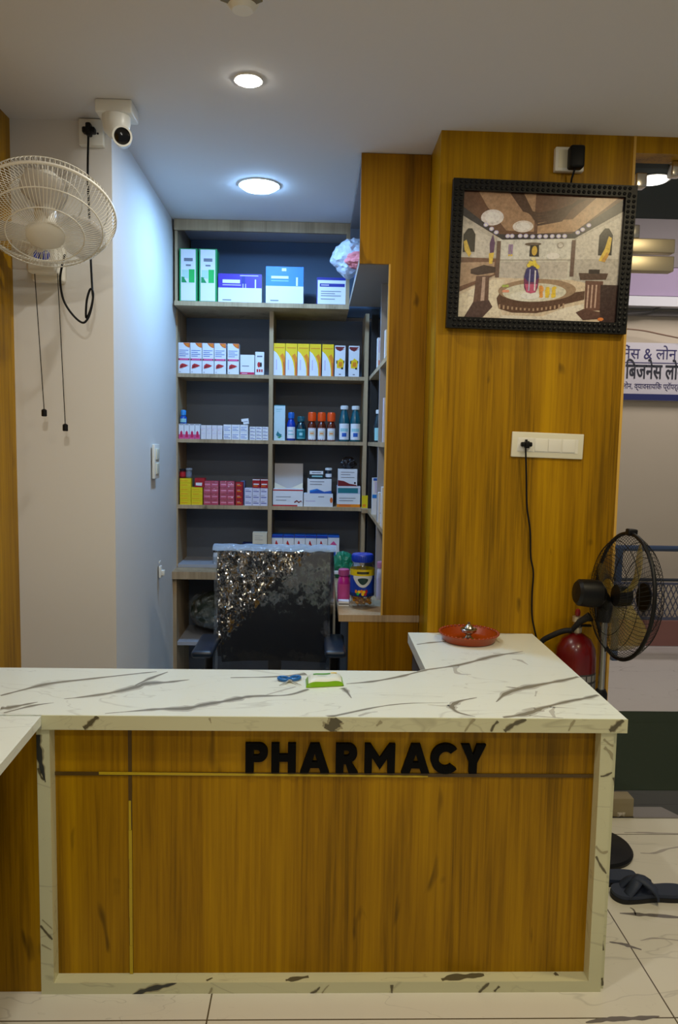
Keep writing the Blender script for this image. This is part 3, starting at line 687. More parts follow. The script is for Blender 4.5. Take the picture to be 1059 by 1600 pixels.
# row A, left
YR = YM+.018
w = wx(278, 296, YR); h = hz(536, 584, YR)
liver = [(ORNG, [(.42, 1.0), (1.0, 1.0), (1.0, .845), (.86, .85), (.66, .89), (.5, .95)]), (AMB, [(.62, .97), (.9, .96), (.86, .88), (.7, .91)])]+lines(BLUED, .08, .88, (.75, .69, .63, .57), .016)+[(PINK, R4(.02, .435, .98, .495)), (DRED, R4(.02, .445, .12, .485)), (DRED, R4(.88, .445, .98, .485)), (RED, [(.12, .17), (.16, .28), (.34, .33), (.58, .31), (.86, .27), (.6, .22), (.36, .19)]), (DRED, [(.2, .23), (.4, .28), (.44, .24), (.25, .19)]), (GREYT, R4(.1, .05, .2, .065))]
c = carton('syrup_carton', w, h, w, PW, liver, PW)
repeat(c, [(278, 296.3), (296.6, 314.9), (315.2, 333.5), (333.8, 352.1), (354, 372.3)], YR, ZA,
       ['white carton with orange corner and liver picture, %s from the side wall' % o for o in ORD[:5]], 'box', 'liver syrup cartons')
w = wx(374, 396, YR); h = hz(553, 584, YR)
c = carton('pill_carton', w, h, .06, PW, [(MAG, R4(0, 0, 1, .13)), (GREYT, R4(.12, .42, .62, .46)), (LILAC, R4(.1, .05, .5, .08))], PW)
tag(put(c, 374, 396, YR, ZA), 'small white carton with magenta base band, right of the liver picture cartons', 'box')
w = wx(397, 411, YR); h = hz(549, 585, YR)
c = carton('narrow_carton', w, h, w, PW, [(GREYT, R4(.2, .78, .8, .84)), (RED, circ(.42, .45, .18, .12, 12)), (BLK, circ(.64, .45, .12, .11, 12)), (RED, R4(.16, .13, .34, .25)), (RED, R4(.42, .13, .6, .25)), (RED, R4(.68, .13, .84, .25))], PW)
tag(put(c, 397, 411, YR, ZA), 'narrow white carton with red and black spots beside the upright, third shelf down left', 'box')
# row A, right
w = wx(426, 444, YR); h = hz(538, 588, YR, 470)
def arc(pts): return pts
yel = [(YEL, R4(0, .0, 1, 1)), (AMB, [(.55, .62), (.72, .5), (.86, .3), (.9, 0), (1, 0), (1, .55), (.8, .7)]), (ORNG, [(.8, .4), (.84, .2), (.84, 0), (1, 0), (1, .36), (.92, .45)]), (PW, [(0, 0), (.78, 0), (.76, .22), (.66, .42), (.48, .58), (.26, .7), (0, .78)]), (LILAC, R4(.2, .18, .3, .5)), (AMB, R4(.1, .86, .9, .88))]
c = carton('cream_carton', w, h, w*.9, YEL, yel, YEL)
repeat(c, [(426, 444.2), (444.5, 462.7), (463, 481.2), (481.5, 499.7), (501, 519.2)], YR, ZA,
       ['yellow and white carton with an orange swoosh, %s from the middle upright' % o for o in ORD[:5]], 'box', 'yellow swoosh cartons')
w = wx(521, 537.5, YR); h = hz(539, 587.5, YR, 470)
c = carton('tonic_carton', w, h, w, PW, [(DRED, [(.02, .93), (.2, .86), (.5, .82), (.95, .9), (.7, .88), (.95, .96), (.1, .97)]), (YEL, [(.2, .28), (.8, .26), (.9, .5), (.7, .56), (.5, .6), (.4, .54), (.18, .52)]), (AMB, [(.35, .33), (.7, .32), (.74, .47), (.4, .48)]), (BLK, R4(.14, .42, .24, .52)), (BLK, R4(.62, .24, .8, .3)), (BLK, R4(.82, .44, .9, .52)), (GREYT, R4(.4, .06, .6, .09))], PW)
repeat(c, [(520.3, 537.5), (542, 559)], YR, ZA, ['white carton with gold splash and dark red flourish, touching the yellow cartons', 'white carton with gold splash and dark red flourish, standing apart near the right upright'], 'box', 'gold splash cartons')

# row B, left: rows of little cartons
def cells(name, px0, px1, ncol, ytop, ybot, nrow, y, z, body, decals, label, group, d=.05, gap=.0012, pxref=350, skip=(), order='left'):
    W_ = wx(px0, px1, y)/ncol; H_ = hz(ytop, ybot, y, pxref)/nrow
    src = None; cn = ['leftmost', 'second', 'third', 'fourth', 'fifth', 'sixth'] if ncol > 2 else ['left', 'right']
    rn = {1: [''], 2: ['lower', 'upper'], 3: ['bottom', 'middle', 'top'], 4: ['bottom', 'second', 'third', 'top']}[nrow]
    for r in range(nrow):
        for k in range(ncol):
            if (r, k) in skip: continue
            if src is None: src = o = carton(name, W_-gap, H_-gap*.5, d, body, decals)
            else: o = src.copy(); COL.objects.link(o)
            col_ = cn[k] if k < ncol-1 or ncol <= 2 else 'rightmost'
            lab = label % ((rn[r]+' layer, ' if nrow > 1 else '')+col_+(' column' if nrow > 1 else ''))
            tag(o, lab, 'box', group); put(o, px0+(px1-px0)*k/ncol, px0+(px1-px0)*(k+1)/ncol, y, z+H_*r)
cells('tablet_carton', 278.5, 312, 4, 664.5, 688, 1, YR, ZB, PW, [(PINK, R4(0, 0, 1, .3)), (MAG, [(.2, .1), (.8, .1), (.72, .45), (.5, .55), (.28, .45)]), (GREYT, R4(.1, .93, .9, .97))], 'small white carton with pink base, %s of the pink row', 'pink based cartons')
cells('tablet_carton', 313, 347, 4, 666, 688, 1, YR, ZB, mat('off_white_card', (226, 222, 228), .5), [(LILAC, R4(.1, .74, .9, .77)), (LILAC, R4(.15, .4, .8, .43)), (PINK, R4(.2, .64, .3, .68))], 'plain off-white little carton, %s of four right of the pink based cartons', 'off-white cartons')
cells('tablet_carton', 348, 387, 3, 664.5, 688, 2, YR, ZB, PW, lines(BLUED, .1, .85, (.64, .4, .2), .06), 'white carton of the middle stack on the bottle shelf, %s', 'white middle stack cartons')
cells('tablet_carton', 389, 418.5, 3, 667, 688, 4, YR, ZB, PW, [(NAVY, R4(.1, .35, .9, .5)), (GREYT, R4(.1, .7, .6, .78))], 'flat white carton of the stack by the middle upright, %s', 'white right stack cartons')
H2 = hz(664.5, 688, YR)
c = carton('loose_carton', .042, .032, .03, PW, [(BLK, R4(.0, .0, .22, .5)), (GREYT, R4(.3, .4, .9, .5))]); c.location = (at(383, 690, YR).x, YR+.004, ZB+H2+.0035); c.rotation_euler = (0, -.13, 0)
tag(c, 'small white carton lying tilted on top of the white stack, left side', 'box')

# bottles
def bottle(name, r, h, neck, cap_h, body, cap, label_mat, z0=.12, z1=.6, capr=None, deco=None, shoulder=.70, seg=24):
    t = bpy.data.objects.new(name, None); COL.objects.link(t)
    nr = r*neck; hb = h-cap_h
    MB().lathe([(r*.9, 0), (r, .004), (r, hb*shoulder), (r*.93, hb*(shoulder+.07)), (nr*1.15, hb*.93), (nr, hb*.96), (nr, hb)], body, seg).build('body', t)
    cr = capr or nr*1.2
    m = MB(); m.lathe([(cr, 0), (cr, cap_h*.9), (cr*.9, cap_h), (0, cap_h)], cap, seg)
    for i in range(seg): m.cyl((cr*math.cos(2*PI*i/seg), cr*math.sin(2*PI*i/seg), cap_h*.1), (cr*math.cos(2*PI*i/seg), cr*math.sin(2*PI*i/seg), cap_h*.85), cr*.06, cap, 4)
    m.build('cap', t, (0, 0, hb))
    m = MB(); n = 14; a0, a1 = -PI/2-1.05, -PI/2+1.05; rr = r*1.012
    vs = []; fs = []
    for i in range(n+1):
        a = a0+(a1-a0)*i/n
        vs += [(rr*math.cos(a), rr*math.sin(a), hb*z0), (rr*math.cos(a), rr*math.sin(a), hb*z1)]
    for i in range(n): fs.append((2*i, 2*i+2, 2*i+3, 2*i+1))
    m.add(vs, fs, label_mat, True)
    if deco:
        rd = r*1.022
        for (mm, u0, u1, v0, v1) in deco:
            vs = []; fs = []; k = 5
            for i in range(k+1):
                a = a0+(a1-a0)*(u0+(u1-u0)*i/k); vs += [(rd*math.cos(a), rd*math.sin(a), hb*(z0+(z1-z0)*v0)), (rd*math.cos(a), rd*math.sin(a), hb*(z0+(z1-z0)*v1))]
            for i in range(k): fs.append((2*i, 2*i+2, 2*i+3, 2*i+1))
            m.add(vs, fs, mm, True)
    m.build('label', t)
    return t
def putb(t, px, y, z, label, cat='bottle', group=None):
    t.location = (at(px, 690, y).x, y, z); return tag(t, label, cat, group)
def plas(name, c, rough=.18): return mat(name, c, rough, coat=.3)
YBt = YM+.05
b = bottle('medicine_bottle', wx(281, 292, YBt)/2, hz(643, 664, YBt), .6, .03, plas('blue_bottle', (24, 80, 170)), plas('light_blue_cap', (60, 150, 220)), AQUA, .15, .6)
putb(b, 286.5, YBt-.01, ZB+H2+.001, 'small blue bottle standing on the pink based cartons at the far left')
w = wx(427.5, 445, YR); h = hz(634, 689, YR, 500)
c = carton('tall_carton', w, h, w, mat('pale_aqua_card', (196, 224, 234), .45), [(TEAL, R4(.0, .985, 1, 1)), (TEAL, [(.3, .12), (.62, .1), (.72, .17), (.5, .2), (.36, .26), (.5, .34), (.3, .24), (.2, .16)]), (GREEN, [(.3, .09), (.8, .13), (.5, .06)]), (AQUA, R4(.2, .88, .7, .9)), (AQUA, R4(.2, .82, .6, .835))], TEAL)
tag(put(c, 427.5, 445, YR, ZB), 'tall pale aqua carton against the middle upright, left of the blue bottle', 'box')
b = bottle('medicine_bottle', wx(447, 461, YBt)/2, hz(645, 689, YBt, 500), .55, .035, plas('deep_blue_bottle', (20, 60, 170)), plas('mid_blue_cap', (30, 110, 200)), PW, .1, .62, deco=[(AQUA, .2, .8, .3, .4), (AQUA, .2, .7, .6, .7)])
putb(b, 454.5, YBt, ZB, 'blue bottle with pale label beside the tall aqua carton')
b = bottle('balm_jar', wx(462, 477.5, YBt)/2, hz(651, 689, YBt, 500), .62, .03, plas('dark_teal_bottle', (10, 44, 56)), plas('teal_cap', (20, 90, 104)), TEAL, .1, .62, deco=[(AQUA, .15, .85, .85, .92), (AQUA, .35, .65, .35, .62), (AQUA, .15, .85, .05, .1)])
putb(b, 470, YBt, ZB, 'squat dark teal bottle between the blue bottle and the orange capped bottles')
b = bottle('syrup_bottle', wx(480.5, 494, YBt)/2, hz(644, 689, YBt, 500), .62, .052, plas('amber_glass', (96, 34, 14)), plas('orange_cap', (240, 84, 16), .4), PW, .06, .66, capr=wx(481, 493, YBt)/2, deco=[(DRED, .0, 1, .0, .09), (CREAM, .2, .8, .35, .75), (AMB, .3, .7, .48, .6), (RED, .0, 1, .93, 1)], shoulder=.76)
orb = [b]; putb(b, 487, YBt, ZB, 'amber bottle with orange cap, nearest the squat dark teal bottle', group='orange capped bottles')
dup(b, (at(502, 690, YBt).x, YBt, ZB), 'amber bottle with orange cap, middle of the three orange capped ones')
dup(b, (at(517, 690, YBt).x, YBt, ZB), 'amber bottle with orange cap, nearest the green-blue mouthwash bottles')
b = bottle('mouthwash_bottle', wx(528.5, 545.5, YBt)/2, hz(634, 690, YBt, 530), .52, .022, plas('teal_mouthwash', (14, 84, 100)), plas('white_cap', (226, 232, 236), .4), PW, .06, .56, capr=wx(530, 544, YBt)/2*.8, deco=[(AQUA, .15, .85, .5, .7), (BLUED, .3, .7, .18, .42)], shoulder=.62)
putb(b, 537, YBt, ZB, 'green-blue mouthwash bottle with white cap, left of the pair', group='mouthwash bottles')
dup(b, (at(554.5, 690, YBt).x, YBt, ZB), 'green-blue mouthwash bottle with white cap, right of the pair')

# row C, left
cells('yellow_carton', 280, 316, 2, 762, 789.5, 4, YR, ZC, YBOX, [(AMB, R4(.08, .4, .7, .5))], 'small yellow carton of the yellow stack, %s', 'yellow stack cartons')
HY = hz(762, 789.5, YR, 350)
for k, (r_) in enumerate((0, 1)):
    c = carton('yellow_carton', wx(280, 298, YR)-.001, HY/4-.001, .05, YBOX, [(AMB, R4(.08, .4, .7, .5))]); put(c, 280, 298, YR, ZC+HY+HY/4*k)
    tag(c, 'yellow carton %s' % ('lying first on the left half of the yellow stack' if k == 0 else 'topmost on the yellow stack, below the red vial'), 'box', 'yellow stack cartons')
b = bottle('vial', wx(280, 290, YBt)/2, hz(737, 748, YBt, 350)+.012, .8, .012, plas('dark_red_vial', (120, 20, 30)), plas('black_vial_cap', (30, 26, 30)), RED, .2, .8)
putb(b, 285.5, YBt-.01, ZC+HY*1.5+.001, 'dark red vial standing on the yellow stack, left one', 'vial')
b = bottle('vial', wx(289, 299, YBt)/2, hz(736, 748, YBt, 350)+.012, .8, .012, plas('grey_glass_vial', (110, 116, 120)), plas('grey_vial_cap', (150, 152, 156)), GREYT, .2, .7)
putb(b, 295, YBt-.005, ZC+HY*1.5+.001, 'grey vial with pale cap standing on the yellow stack, right of the red vial', 'vial')
c = carton('red_carton', wx(304, 320, YR), hz(748, 762, YR), .06, mat('red_card', (170, 20, 36), .45), [(PW, [(.1, .2), (.7, .15), (.75, .5), (.1, .5)]), (RED, R4(.0, .75, 1, .85))]); put(c, 304, 319, YR, ZC+HY+.0006)
tag(c, 'red carton with white patch lying on the right half of the yellow stack', 'box')
WRAP = clear_film('shrink_wrap', (255, 235, 245), .10, .12, .5, 70)
for k, (a, bb) in enumerate(((317.5, 342), (343, 367))):
    w = wx(a, bb, YR)-.003; h = hz(752, 789.5, YR)
    t = thing('wrapped_bundle', 'shrink-wrapped bundle of pink-red cartons, %s of the two' % ('left' if k == 0 else 'right'), 'bundle', (at((a+bb)/2, 690, YR).x, YR, ZC), group='wrapped pink bundles')
    PKR = mat('pink_red_card', (196, 44, 84), .45)
    for r in range(4):
        for cc in range(2):
            m = MB().box((-w/2+w/2*cc+.001, .003, h/4*r+.001), (-w/2+w/2*(cc+1)-.001, .08, h/4*(r+1)-.001), PKR)
            m.prism([rect(-w/2+w/2*cc+.006, h/4*r+h*.09, -w/2+w/2*(cc+1)-.006, h/4*r+h*.13)], .0005, mat('print_pale_pink', (236, 150, 180), .45), M=Matrix.Translation((0, .0022, 0)))
            m.prism([rect(-w/2+w/2*cc+.004, h/4*r+h*.18, -w/2+w/2*(cc+1)-.004, h/4*r+h*.2)], .0005, DRED, M=Matrix.Translation((0, .0022, 0)))
            m.build('pack', t)
    MB().box((-w/2-.0008, 0, .0005), (w/2+.0008, .083, h+.001), WRAP, bev=.004).build('wrap_film', t)
cells('red_carton', 367.5, 379.5, 1, 753, 789.5, 4, YR, ZC, mat('red_card', (170, 20, 36), .45), [(AMB, R4(.2, .35, .8, .5)), (PW, R4(.2, .6, .6, .66))], 'dark red carton of the narrow red column, %s', 'red column cartons')
c = carton('slim_carton', wx(375, 382, YR), hz(752, 789.5, YR), .07, mat('blue_grey_card', (96, 110, 150), .5)); put(c, 376, 382, YR+.06, ZC)
tag(c, 'slim blue-grey carton standing behind the red column', 'box')
cells('lilac_carton', 382, 418.5, 3, 762, 789.5, 3, YR, ZC, mat('lilac_white_card', (218, 216, 236), .45), [(NAVY, R4(.1, .38, .85, .5)), (GREYT, R4(.1, .68, .6, .75))], 'lilac-white carton of the stack under the two red packs, %s', 'lilac-white stack cartons')
HL = hz(762, 789.5, YR)
c = carton('red_carton', wx(394, 406, YR)-.001, hz(748, 761.5, YR), .05, mat('red_card', (170, 20, 36), .45), [(PW, R4(.12, .38, .88, .5)), (AMB, R4(.12, .2, .7, .28)), (PW, R4(.0, .9, 1, 1))])
repeat(c, [(394, 406.3), (406.6, 419)], YR, ZC+HL+.0006, ['red pack on the lilac-white stack, left of the pair', 'red pack on the lilac-white stack, right one against the upright'], 'box', 'two red packs')
# row C, right
w = wx(427, 474.5, YR); h = hz(764, 790, YR, 450); hl = hz(724, 764, YR, 450)
t = thing('display_carton', 'white display carton with red edges and its blank lid standing open', 'box', (at(450.7, 690, YR).x, YR, ZC))
o = carton('tray', w, h, .12, PW, [(RED, R4(0, 0, .82, .08)), (RED, R4(0, .93, 1, 1)), (GREYT, R4(.1, .55, .6, .58)), (GREYT, R4(.1, .35, .45, .38)), (DRED, [(.72, .2), (.8, .3), (.86, .2), (.94, .3), (.99, .22), (.94, .36), (.86, .28), (.8, .38), (.71, .27)])], PW); o.parent = t
m = MB(); m.box((-w/2+.004, .10, h), (w/2-.004, .104, h+hl), mat('grey_white_card', (196, 190, 188), .6))
m.add([(-w/2+.004, .09, h), (-.01, .09, h+.002), (-w/2+.004, .099, h+hl*.24)], [(0, 1, 2)], CREAM); m.add([(w/2-.004, .09, h), (.01, .09, h+.002), (w/2-.004, .099, h+hl*.24)], [(0, 2, 1)], CREAM)
m.build('lid', t)
w = wx(475.5, 521.5, YR); h1 = hz(770, 790, YR, 500)
c = carton('flat_carton', w, h1, .1, PW, [(LILAC, R4(.06, .4, .4, .46)), (ORNG, circ(.95, .52, .05, .22, 10)), (GREYT, R4(.5, .75, .7, .8))]); put(c, 475.5, 521.5, YR, ZC); tag(c, 'wide white carton with an orange dot, under the blue wave carton', 'box')
h2 = hz(747, 770, YR, 500)
c = carton('flat_carton', wx(481, 519, YR), h2, .09, PW, [(BLUED, [(.1, .02), (1, .02), (1, .22), (.7, .14), (.45, .26), (.1, .1)]), (BLUE, [(.1, .1), (.45, .26), (.7, .14), (.4, .34), (.1, .22)]), (GREYT, R4(.1, .8, .7, .84)), (GREYT, R4(.1, .62, .6, .66))]); put(c, 481, 519, YR+.003, ZC+h1+.0006); tag(c, 'white carton with a blue wave, lying second in its stack', 'box')
m = carton('flat_tin', wx(483, 507, YR), hz(734, 747, YR, 500), .06, mat('dark_teal_card', (16, 40, 50), .4), [(PW, R4(.05, .55, .95, .95)), (GREYT, R4(.2, .7, .8, .8)), (AQUA, R4(.2, .22, .9, .4))]); put(m, 483, 507, YR+.006, ZC+h1+h2+.0012); tag(m, 'flat dark teal pack with white lid on the blue wave carton', 'box')
b = bottle('vial', wx(510, 521, YBt)/2, hz(730, 747, YBt, 500), .75, .014, plas('dark_vial', (30, 40, 50)), plas('white_cap', (226, 232, 236), .4), PW, .2, .6); putb(b, 514, YR+.05, ZC+h1+h2+.0012, 'little dark vial with white cap on the blue wave carton', 'vial')
w = wx(528, 565, YR); h1 = hz(770, 790.5, YR, 540); h2 = hz(758, 770, YR, 540)
c = carton('flat_carton', w, h1, .1, PW, [(AMB, R4(0, 0, 1, .22)), (ORNG, R4(.1, .05, .6, .2)), (GREYT, R4(.1, .66, .8, .7)), (GREYT, R4(.1, .48, .7, .52))]); put(c, 528, 564, YR, ZC); tag(c, 'white carton with orange base band, bottom of the stack by the right upright', 'box')
c = carton('flat_carton', w, h2, .1, mat('pale_blue_card', (196, 206, 226), .45), [(TEAL, R4(.04, .1, .9, .75)), (PW, R4(.0, .8, 1, .95))]); put(c, 528, 564, YR+.003, ZC+h1+.0006); tag(c, 'flat carton with dark teal band between the orange based and red waved cartons', 'box')
h3 = hz(731, 757.5, YR, 540)
c = carton('tall_carton', wx(529, 559.5, YR), h3, .08, PW, [(DRED, [(0, 0), (1, 0), (.95, .08), (.6, .14), (.3, .3), (0, .34)]), (BLK, R4(.84, .14, .93, .24))]+lines(GREYT, .15, .85, (.8, .66, .5), .03)); put(c, 529, 559, YR+.006, ZC+h1+h2+.0012); tag(c, 'white carton with dark red wave, topmost carton by the right upright', 'box')
o = blob('dark_pouch', wx(532, 556, YR)/2, .03, hz(714, 733, YR)/2, mat('black_pouch_film', (26, 18, 20), .4), 5, .25); o.location = (at(545, 690, YR).x, YR+.045, ZC+h1+h2+h3+hz(714, 731, YR)/2+.004); tag(o, 'black crumpled pouch on top of the red waved carton', 'pouch')
c = carton('yellow_carton', wx(565.5, 576, 4.38), hz(772, 791, 4.38, 570), .022, YBOX, [(AMB, R4(.1, .1, .6, .3))]); put(c, 566, 575.5, 4.395, ZC+.0005); c.location.x = at(570.5, 780, 4.395).x; c.location.z = ZC+.0005; tag(c, 'small yellow carton at the right end of the third shelf, beside the toothpaste', 'box')
# row D
b = bottle('vial', wx(333, 343, YBt)/2, hz(865, 888, YBt, 340), .7, .02, plas('white_bottle', (206, 212, 220)), plas('black_vial_cap', (30, 26, 30)), mat('label_grey', (150, 160, 170), .5), .1, .6); putb(b, 338, YBt, ZD, 'white bottle with black cap half hidden by the wrapped chair back', 'bottle')
t0 = at(396, 850, YR).z
c = carton('navy_carton', wx(378, 418, YR), t0-ZD, .08, mat('navy_card', (24, 32, 74), .5), []); put(c, 379, 418, YR+.02, ZD); tag(c, 'navy carton in the lowest compartment, mostly behind the wrapped chair', 'box')
c = carton('cream_carton', wx(395, 418, YR), hz(834, 852, YR), .05, CREAM, lines(GREYT, .15, .7, (.7, .5, .35), .02)); put(c, 395.5, 417.5, YR, t0+.0006); tag(c, 'small cream carton sitting on the navy carton above the chair back', 'box')
hD = hz(842, 888, YR, 480)
w = wx(426, 443.6, YR)
fc = carton('remedy_carton', w-.001, hD, .12, PW, [(BLUED, R4(0, .92, 1, 1)), (NAVY, R4(0, .96, 1, 1)), (RED, [(.3, .72), (.62, .66), (.55, .72), (.42, .84), (.36, .82)]), (GREYT, R4(.2, .56, .8, .59))], BLUED)
repeat(fc, [(426+17.7*k, 443.6+17.7*k) for k in range(5)], YR, ZD, ['blue topped white carton with a red mark, %s from the middle upright behind the chair' % o for o in ORD[:5]], 'box', 'blue topped cartons')
c = carton('remedy_carton', wx(514.5, 533, YR)-.001, hD, .12, PW, [(BLUED, R4(0, .95, 1, 1)), (PINK, [(.2, .72), (.8, .7), (.5, .84)]), (BLUED, R4(.5, .15, .7, .55)), (AQUA, R4(.2, .1, .4, .4))], BLUED); put(c, 514.5, 533, YR, ZD); tag(c, 'blue topped white carton with pink mark, at the right end of its row', 'box')
# stored plastic-wrapped goods in the base niche
FILM = clear_film('crinkled_clear_film', (226, 232, 232), .16, .16, 1.0, 26)
t = thing('wrapped_parcel', 'dark parcel in crumpled clear plastic in the niche left of the chair', 'parcel', (-.58, 4.48, zl))
o = blob('parcel', .155, .10, .118, mat('dark_green_bundle', (34, 46, 36), .7), 12, .15, 3); o.parent = t; o.location = (0, 0, .150)
o = blob('wrap_film', .165, .115, .125, FILM, 14, .22, 4, 7); o.parent = t; o.location = (0, 0, .155)
# side cabinet goods
def side(name, pxa, pxb, yt, yb_, y, z, body, dec, label, cat='box'):
    c = carton(name, wx(pxa, pxb, y), at(pxa, yt, y).z-at(pxa, yb_, y).z, .05, body, dec); c.location = (max(at((pxa+pxb)/2, yb_, y).x, .2955+wx(pxa, pxb, y)/2+.001), y, z+.0005); return tag(c, label, cat)
side('slim_carton', 577, 587, 535, 582, 3.86, ZA, PW, [(ORNG, R4(.2, .05, .8, .25)), (LILAC, R4(.2, .5, .6, .9))], 'slim white carton with orange mark on the top right-hand side shelf, deeper one')
side('slim_carton', 586, 600, 530, 575, 3.42, ZA, PW, [(MAG, R4(.3, .6, .8, .85)), (LILAC, R4(.3, .1, .7, .45))], 'slim white carton with magenta flower on the top right-hand side shelf, nearer one')
b = bottle('mouthwash_bottle', .026, .17, .52, .02, plas('dark_teal_bottle', (10, 44, 56)), plas('white_cap', (226, 232, 236), .4), AQUA, .06, .5, shoulder=.62); b.location = (.325, 4.02, ZB); tag(b, 'teal bottle with white cap deep on the side shelf right of the mouthwash pair', 'bottle')
side('slim_carton', 586, 602, 622, 692, 3.42, ZB, mat('lilac_white_card', (218, 216, 236), .45), [(PINK, R4(.5, .4, 1, .8)), (NAVY, R4(.5, .05, .56, .35)), (PW, R4(.1, .85, .9, 1))], 'white carton with pink panel on the side shelf at mouthwash height')
side('slim_carton', 569.5, 582, 740, 797, 4.0, ZC, PW, [(BLUE, R4(0, .45, 1, .55)), (BLUED, R4(.1, .93, .9, 1)), (LILAC, R4(.3, .6, .7, .9))], 'white toothpaste carton with blue band at the corner of the side shelf')
side('slim_carton', 582, 592, 768, 815, 3.6, ZC, PW, [(GREYT, R4(.3, .3, .7, .34))], 'plain white slim carton on the side shelf next to the toothpaste')
side('slim_carton', 589, 601, 763, 825, 3.42, ZC, PW, [(BLUED, R4(.3, .62, .85, .82)), (TEAL, R4(.55, .0, 1, .3))], 'white slim carton with blue square, nearest on the side shelf')
# worktop of the side cabinet
def wt(px, py): return on(px, py, zc1)
p = wt(566, 953)
jr = thing('sweet_jar', 'large clear jar with blue lid and blue label, half full of gold wrapped sweets', 'jar', (p.x, p.y+.055, zc1))
JR = wx(546, 585, p.y+.05)/2; JH = at(566, 868, p.y).z-zc1
CLR = clear_film('clear_jar_plastic', (235, 240, 245), .08, .06)
MB().lathe([(JR*.92, 0), (JR, .008), (JR, JH*.70), (JR*.94, JH*.76), (JR*.80, JH*.82), (JR*.80, JH*.86)], CLR, 36).build('jar_body', jr)
m = MB().lathe([(JR*.86, 0), (JR*.88, .004), (JR*.88, JH*.12), (JR*.82, JH*.14), (0, JH*.14)], plas('royal_blue_lid', (18, 60, 190), .35), 36)
for i in range(36): m.cyl((JR*.88*math.cos(i*PI/18), JR*.88*math.sin(i*PI/18), .006), (JR*.88*math.cos(i*PI/18), JR*.88*math.sin(i*PI/18), JH*.115), .0014, plas('royal_blue_lid', (18, 60, 190), .35), 4)
m.build('lid', jr, (0, 0, JH*.86))
def wrapband(m, r, z0, z1, mm, a0=-PI, a1=PI, n=36):
    vs = []; fs = []
    for i in range(n+1):
        a = -PI/2+a0+(a1-a0)*i/n; vs += [(r*math.cos(a), r*math.sin(a), z0), (r*math.cos(a), r*math.sin(a), z1)]
    for i in range(n): fs.append((2*i, 2*i+2, 2*i+3, 2*i+1))
    m.add(vs, fs, mm, True)
def wrappoly(m, r, pts, mm):                               # small shape (angle, height) on the jar
    for k in range(1, len(pts)-1):
        m.add([(r*math.cos(a-PI/2), r*math.sin(a-PI/2), z) for a, z in (pts[0], pts[k], pts[k+1])], [(0, 1, 2)], mm, True)
m = MB(); LBL = plas('royal_blue_label', (20, 62, 180), .3)
wrapband(m, JR*1.006, JH*.30, JH*.62, LBL); wrapband(m, JR*1.006, JH*.62, JH*.735, plas('yellow_label', (226, 200, 20), .3))
wrapband(m, JR*1.012, JH*.655, JH*.70, plas('dark_label_text', (60, 60, 30), .4), -.5, .5, 8)
wrapband(m, JR*1.010, JH*.24, JH*.30, plas('deep_blue_label', (14, 40, 110), .3), -2.4, 2.4)
shl = [(-.85, JH*.62), (-.8, JH*.53), (-.5, JH*.46), (0, JH*.40), (.5, JH*.46), (.8, JH*.53), (.85, JH*.62)]
def wrapshape(m, r, a0, a1, lo, hi, mm, n=14):
    vs = []; fs = []
    for i in range(n+1):
        a = a0+(a1-a0)*i/n; t_ = 2*i/n-1
        vs += [(r*math.cos(a-PI/2), r*math.sin(a-PI/2), lo(t_)), (r*math.cos(a-PI/2), r*math.sin(a-PI/2), hi(t_))]
    for i in range(n): fs.append((2*i, 2*i+2, 2*i+3, 2*i+1))
    m.add(vs, fs, mm, True)
wrapshape(m, JR*1.012, -.85, .85, lambda t_: JH*(.41+.17*t_*t_), lambda t_: JH*.62, plas('white_label', (220, 226, 230), .3))
wrapshape(m, JR*1.018, -.42, .42, lambda t_: JH*(.46+.08*t_*t_), lambda t_: JH*(.585-.02*t_*t_), plas('dark_badge', (26, 60, 56), .4))
for a, z, mm in ((-.55, .335, AMB), (-.3, .33, YEL), (-.1, .34, AMB), (.1, .33, YEL), (.28, .34, RED), (-.4, .295, GREENB), (0, .29, YEL), (.2, .29, RED)):
    wrappoly(m, JR*1.016, [(a+.12*math.cos(t_*PI/4), JH*z+.008*math.sin(t_*PI/4)) for t_ in range(8)], mm)
m.build('label', jr)
GF = mat('gold_foil', (220, 160, 30), .28, .9)
m = MB(); rnd = random.Random(4)
for k in range(34):
    a = rnd.random()*2*PI; rr = JR*.72*math.sqrt(rnd.random()); z = .014+JH*.24*rnd.random()
    M_ = Matrix.Translation((rr*math.cos(a), rr*math.sin(a), z)) @ Matrix.Rotation(rnd.random()*3, 4, 'X') @ Matrix.Rotation(rnd.random()*3, 4, 'Y')
    m.lathe([(0, -.010), (.009, -.006), (.011, 0), (.009, .006), (0, .010)], GF, 10, M_, False)
    m.add([(0.008, -.008, 0), (.019, -.009, .005), (.019, .009, -.004), (.008, .008, 0)], [(0, 1, 2, 3)], GF, False, M_)
o = m.build('gold_sweets', jr); o['kind'] = 'stuff'; o['label'] = 'gold foil wrapped sweets inside the jar'
p = wt(538, 946)
b = bottle('lotion_bottle', .030, at(538, 893, p.y).z-zc1, .7, .03, plas('magenta_bottle', (206, 40, 140), .3), plas('pink_cap', (200, 90, 150), .35), PINK, .1, .7); b.location = (p.x-.002, p.y+.075, zc1); tag(b, 'magenta lotion bottle left of the sweet jar on the side worktop', 'bottle')
p = on(532, 905, zc1)
t = thing('tissue_pouch', 'soft green and white pouch leaning behind the magenta bottle', 'pouch', (p.x+.01, p.y+.0, zc1))
o = blob('pouch', .062, .045, .075, plas('green_pouch_film', (30, 130, 96), .35), 21, .2, 4); o.parent = t; o.location = (0, .04, .072)
m = MB(); m.box((-.05, -.018, .03), (.045, -.012, .05), PW, bev=.002); m.build('white_band', t)
p = wt(592, 942)
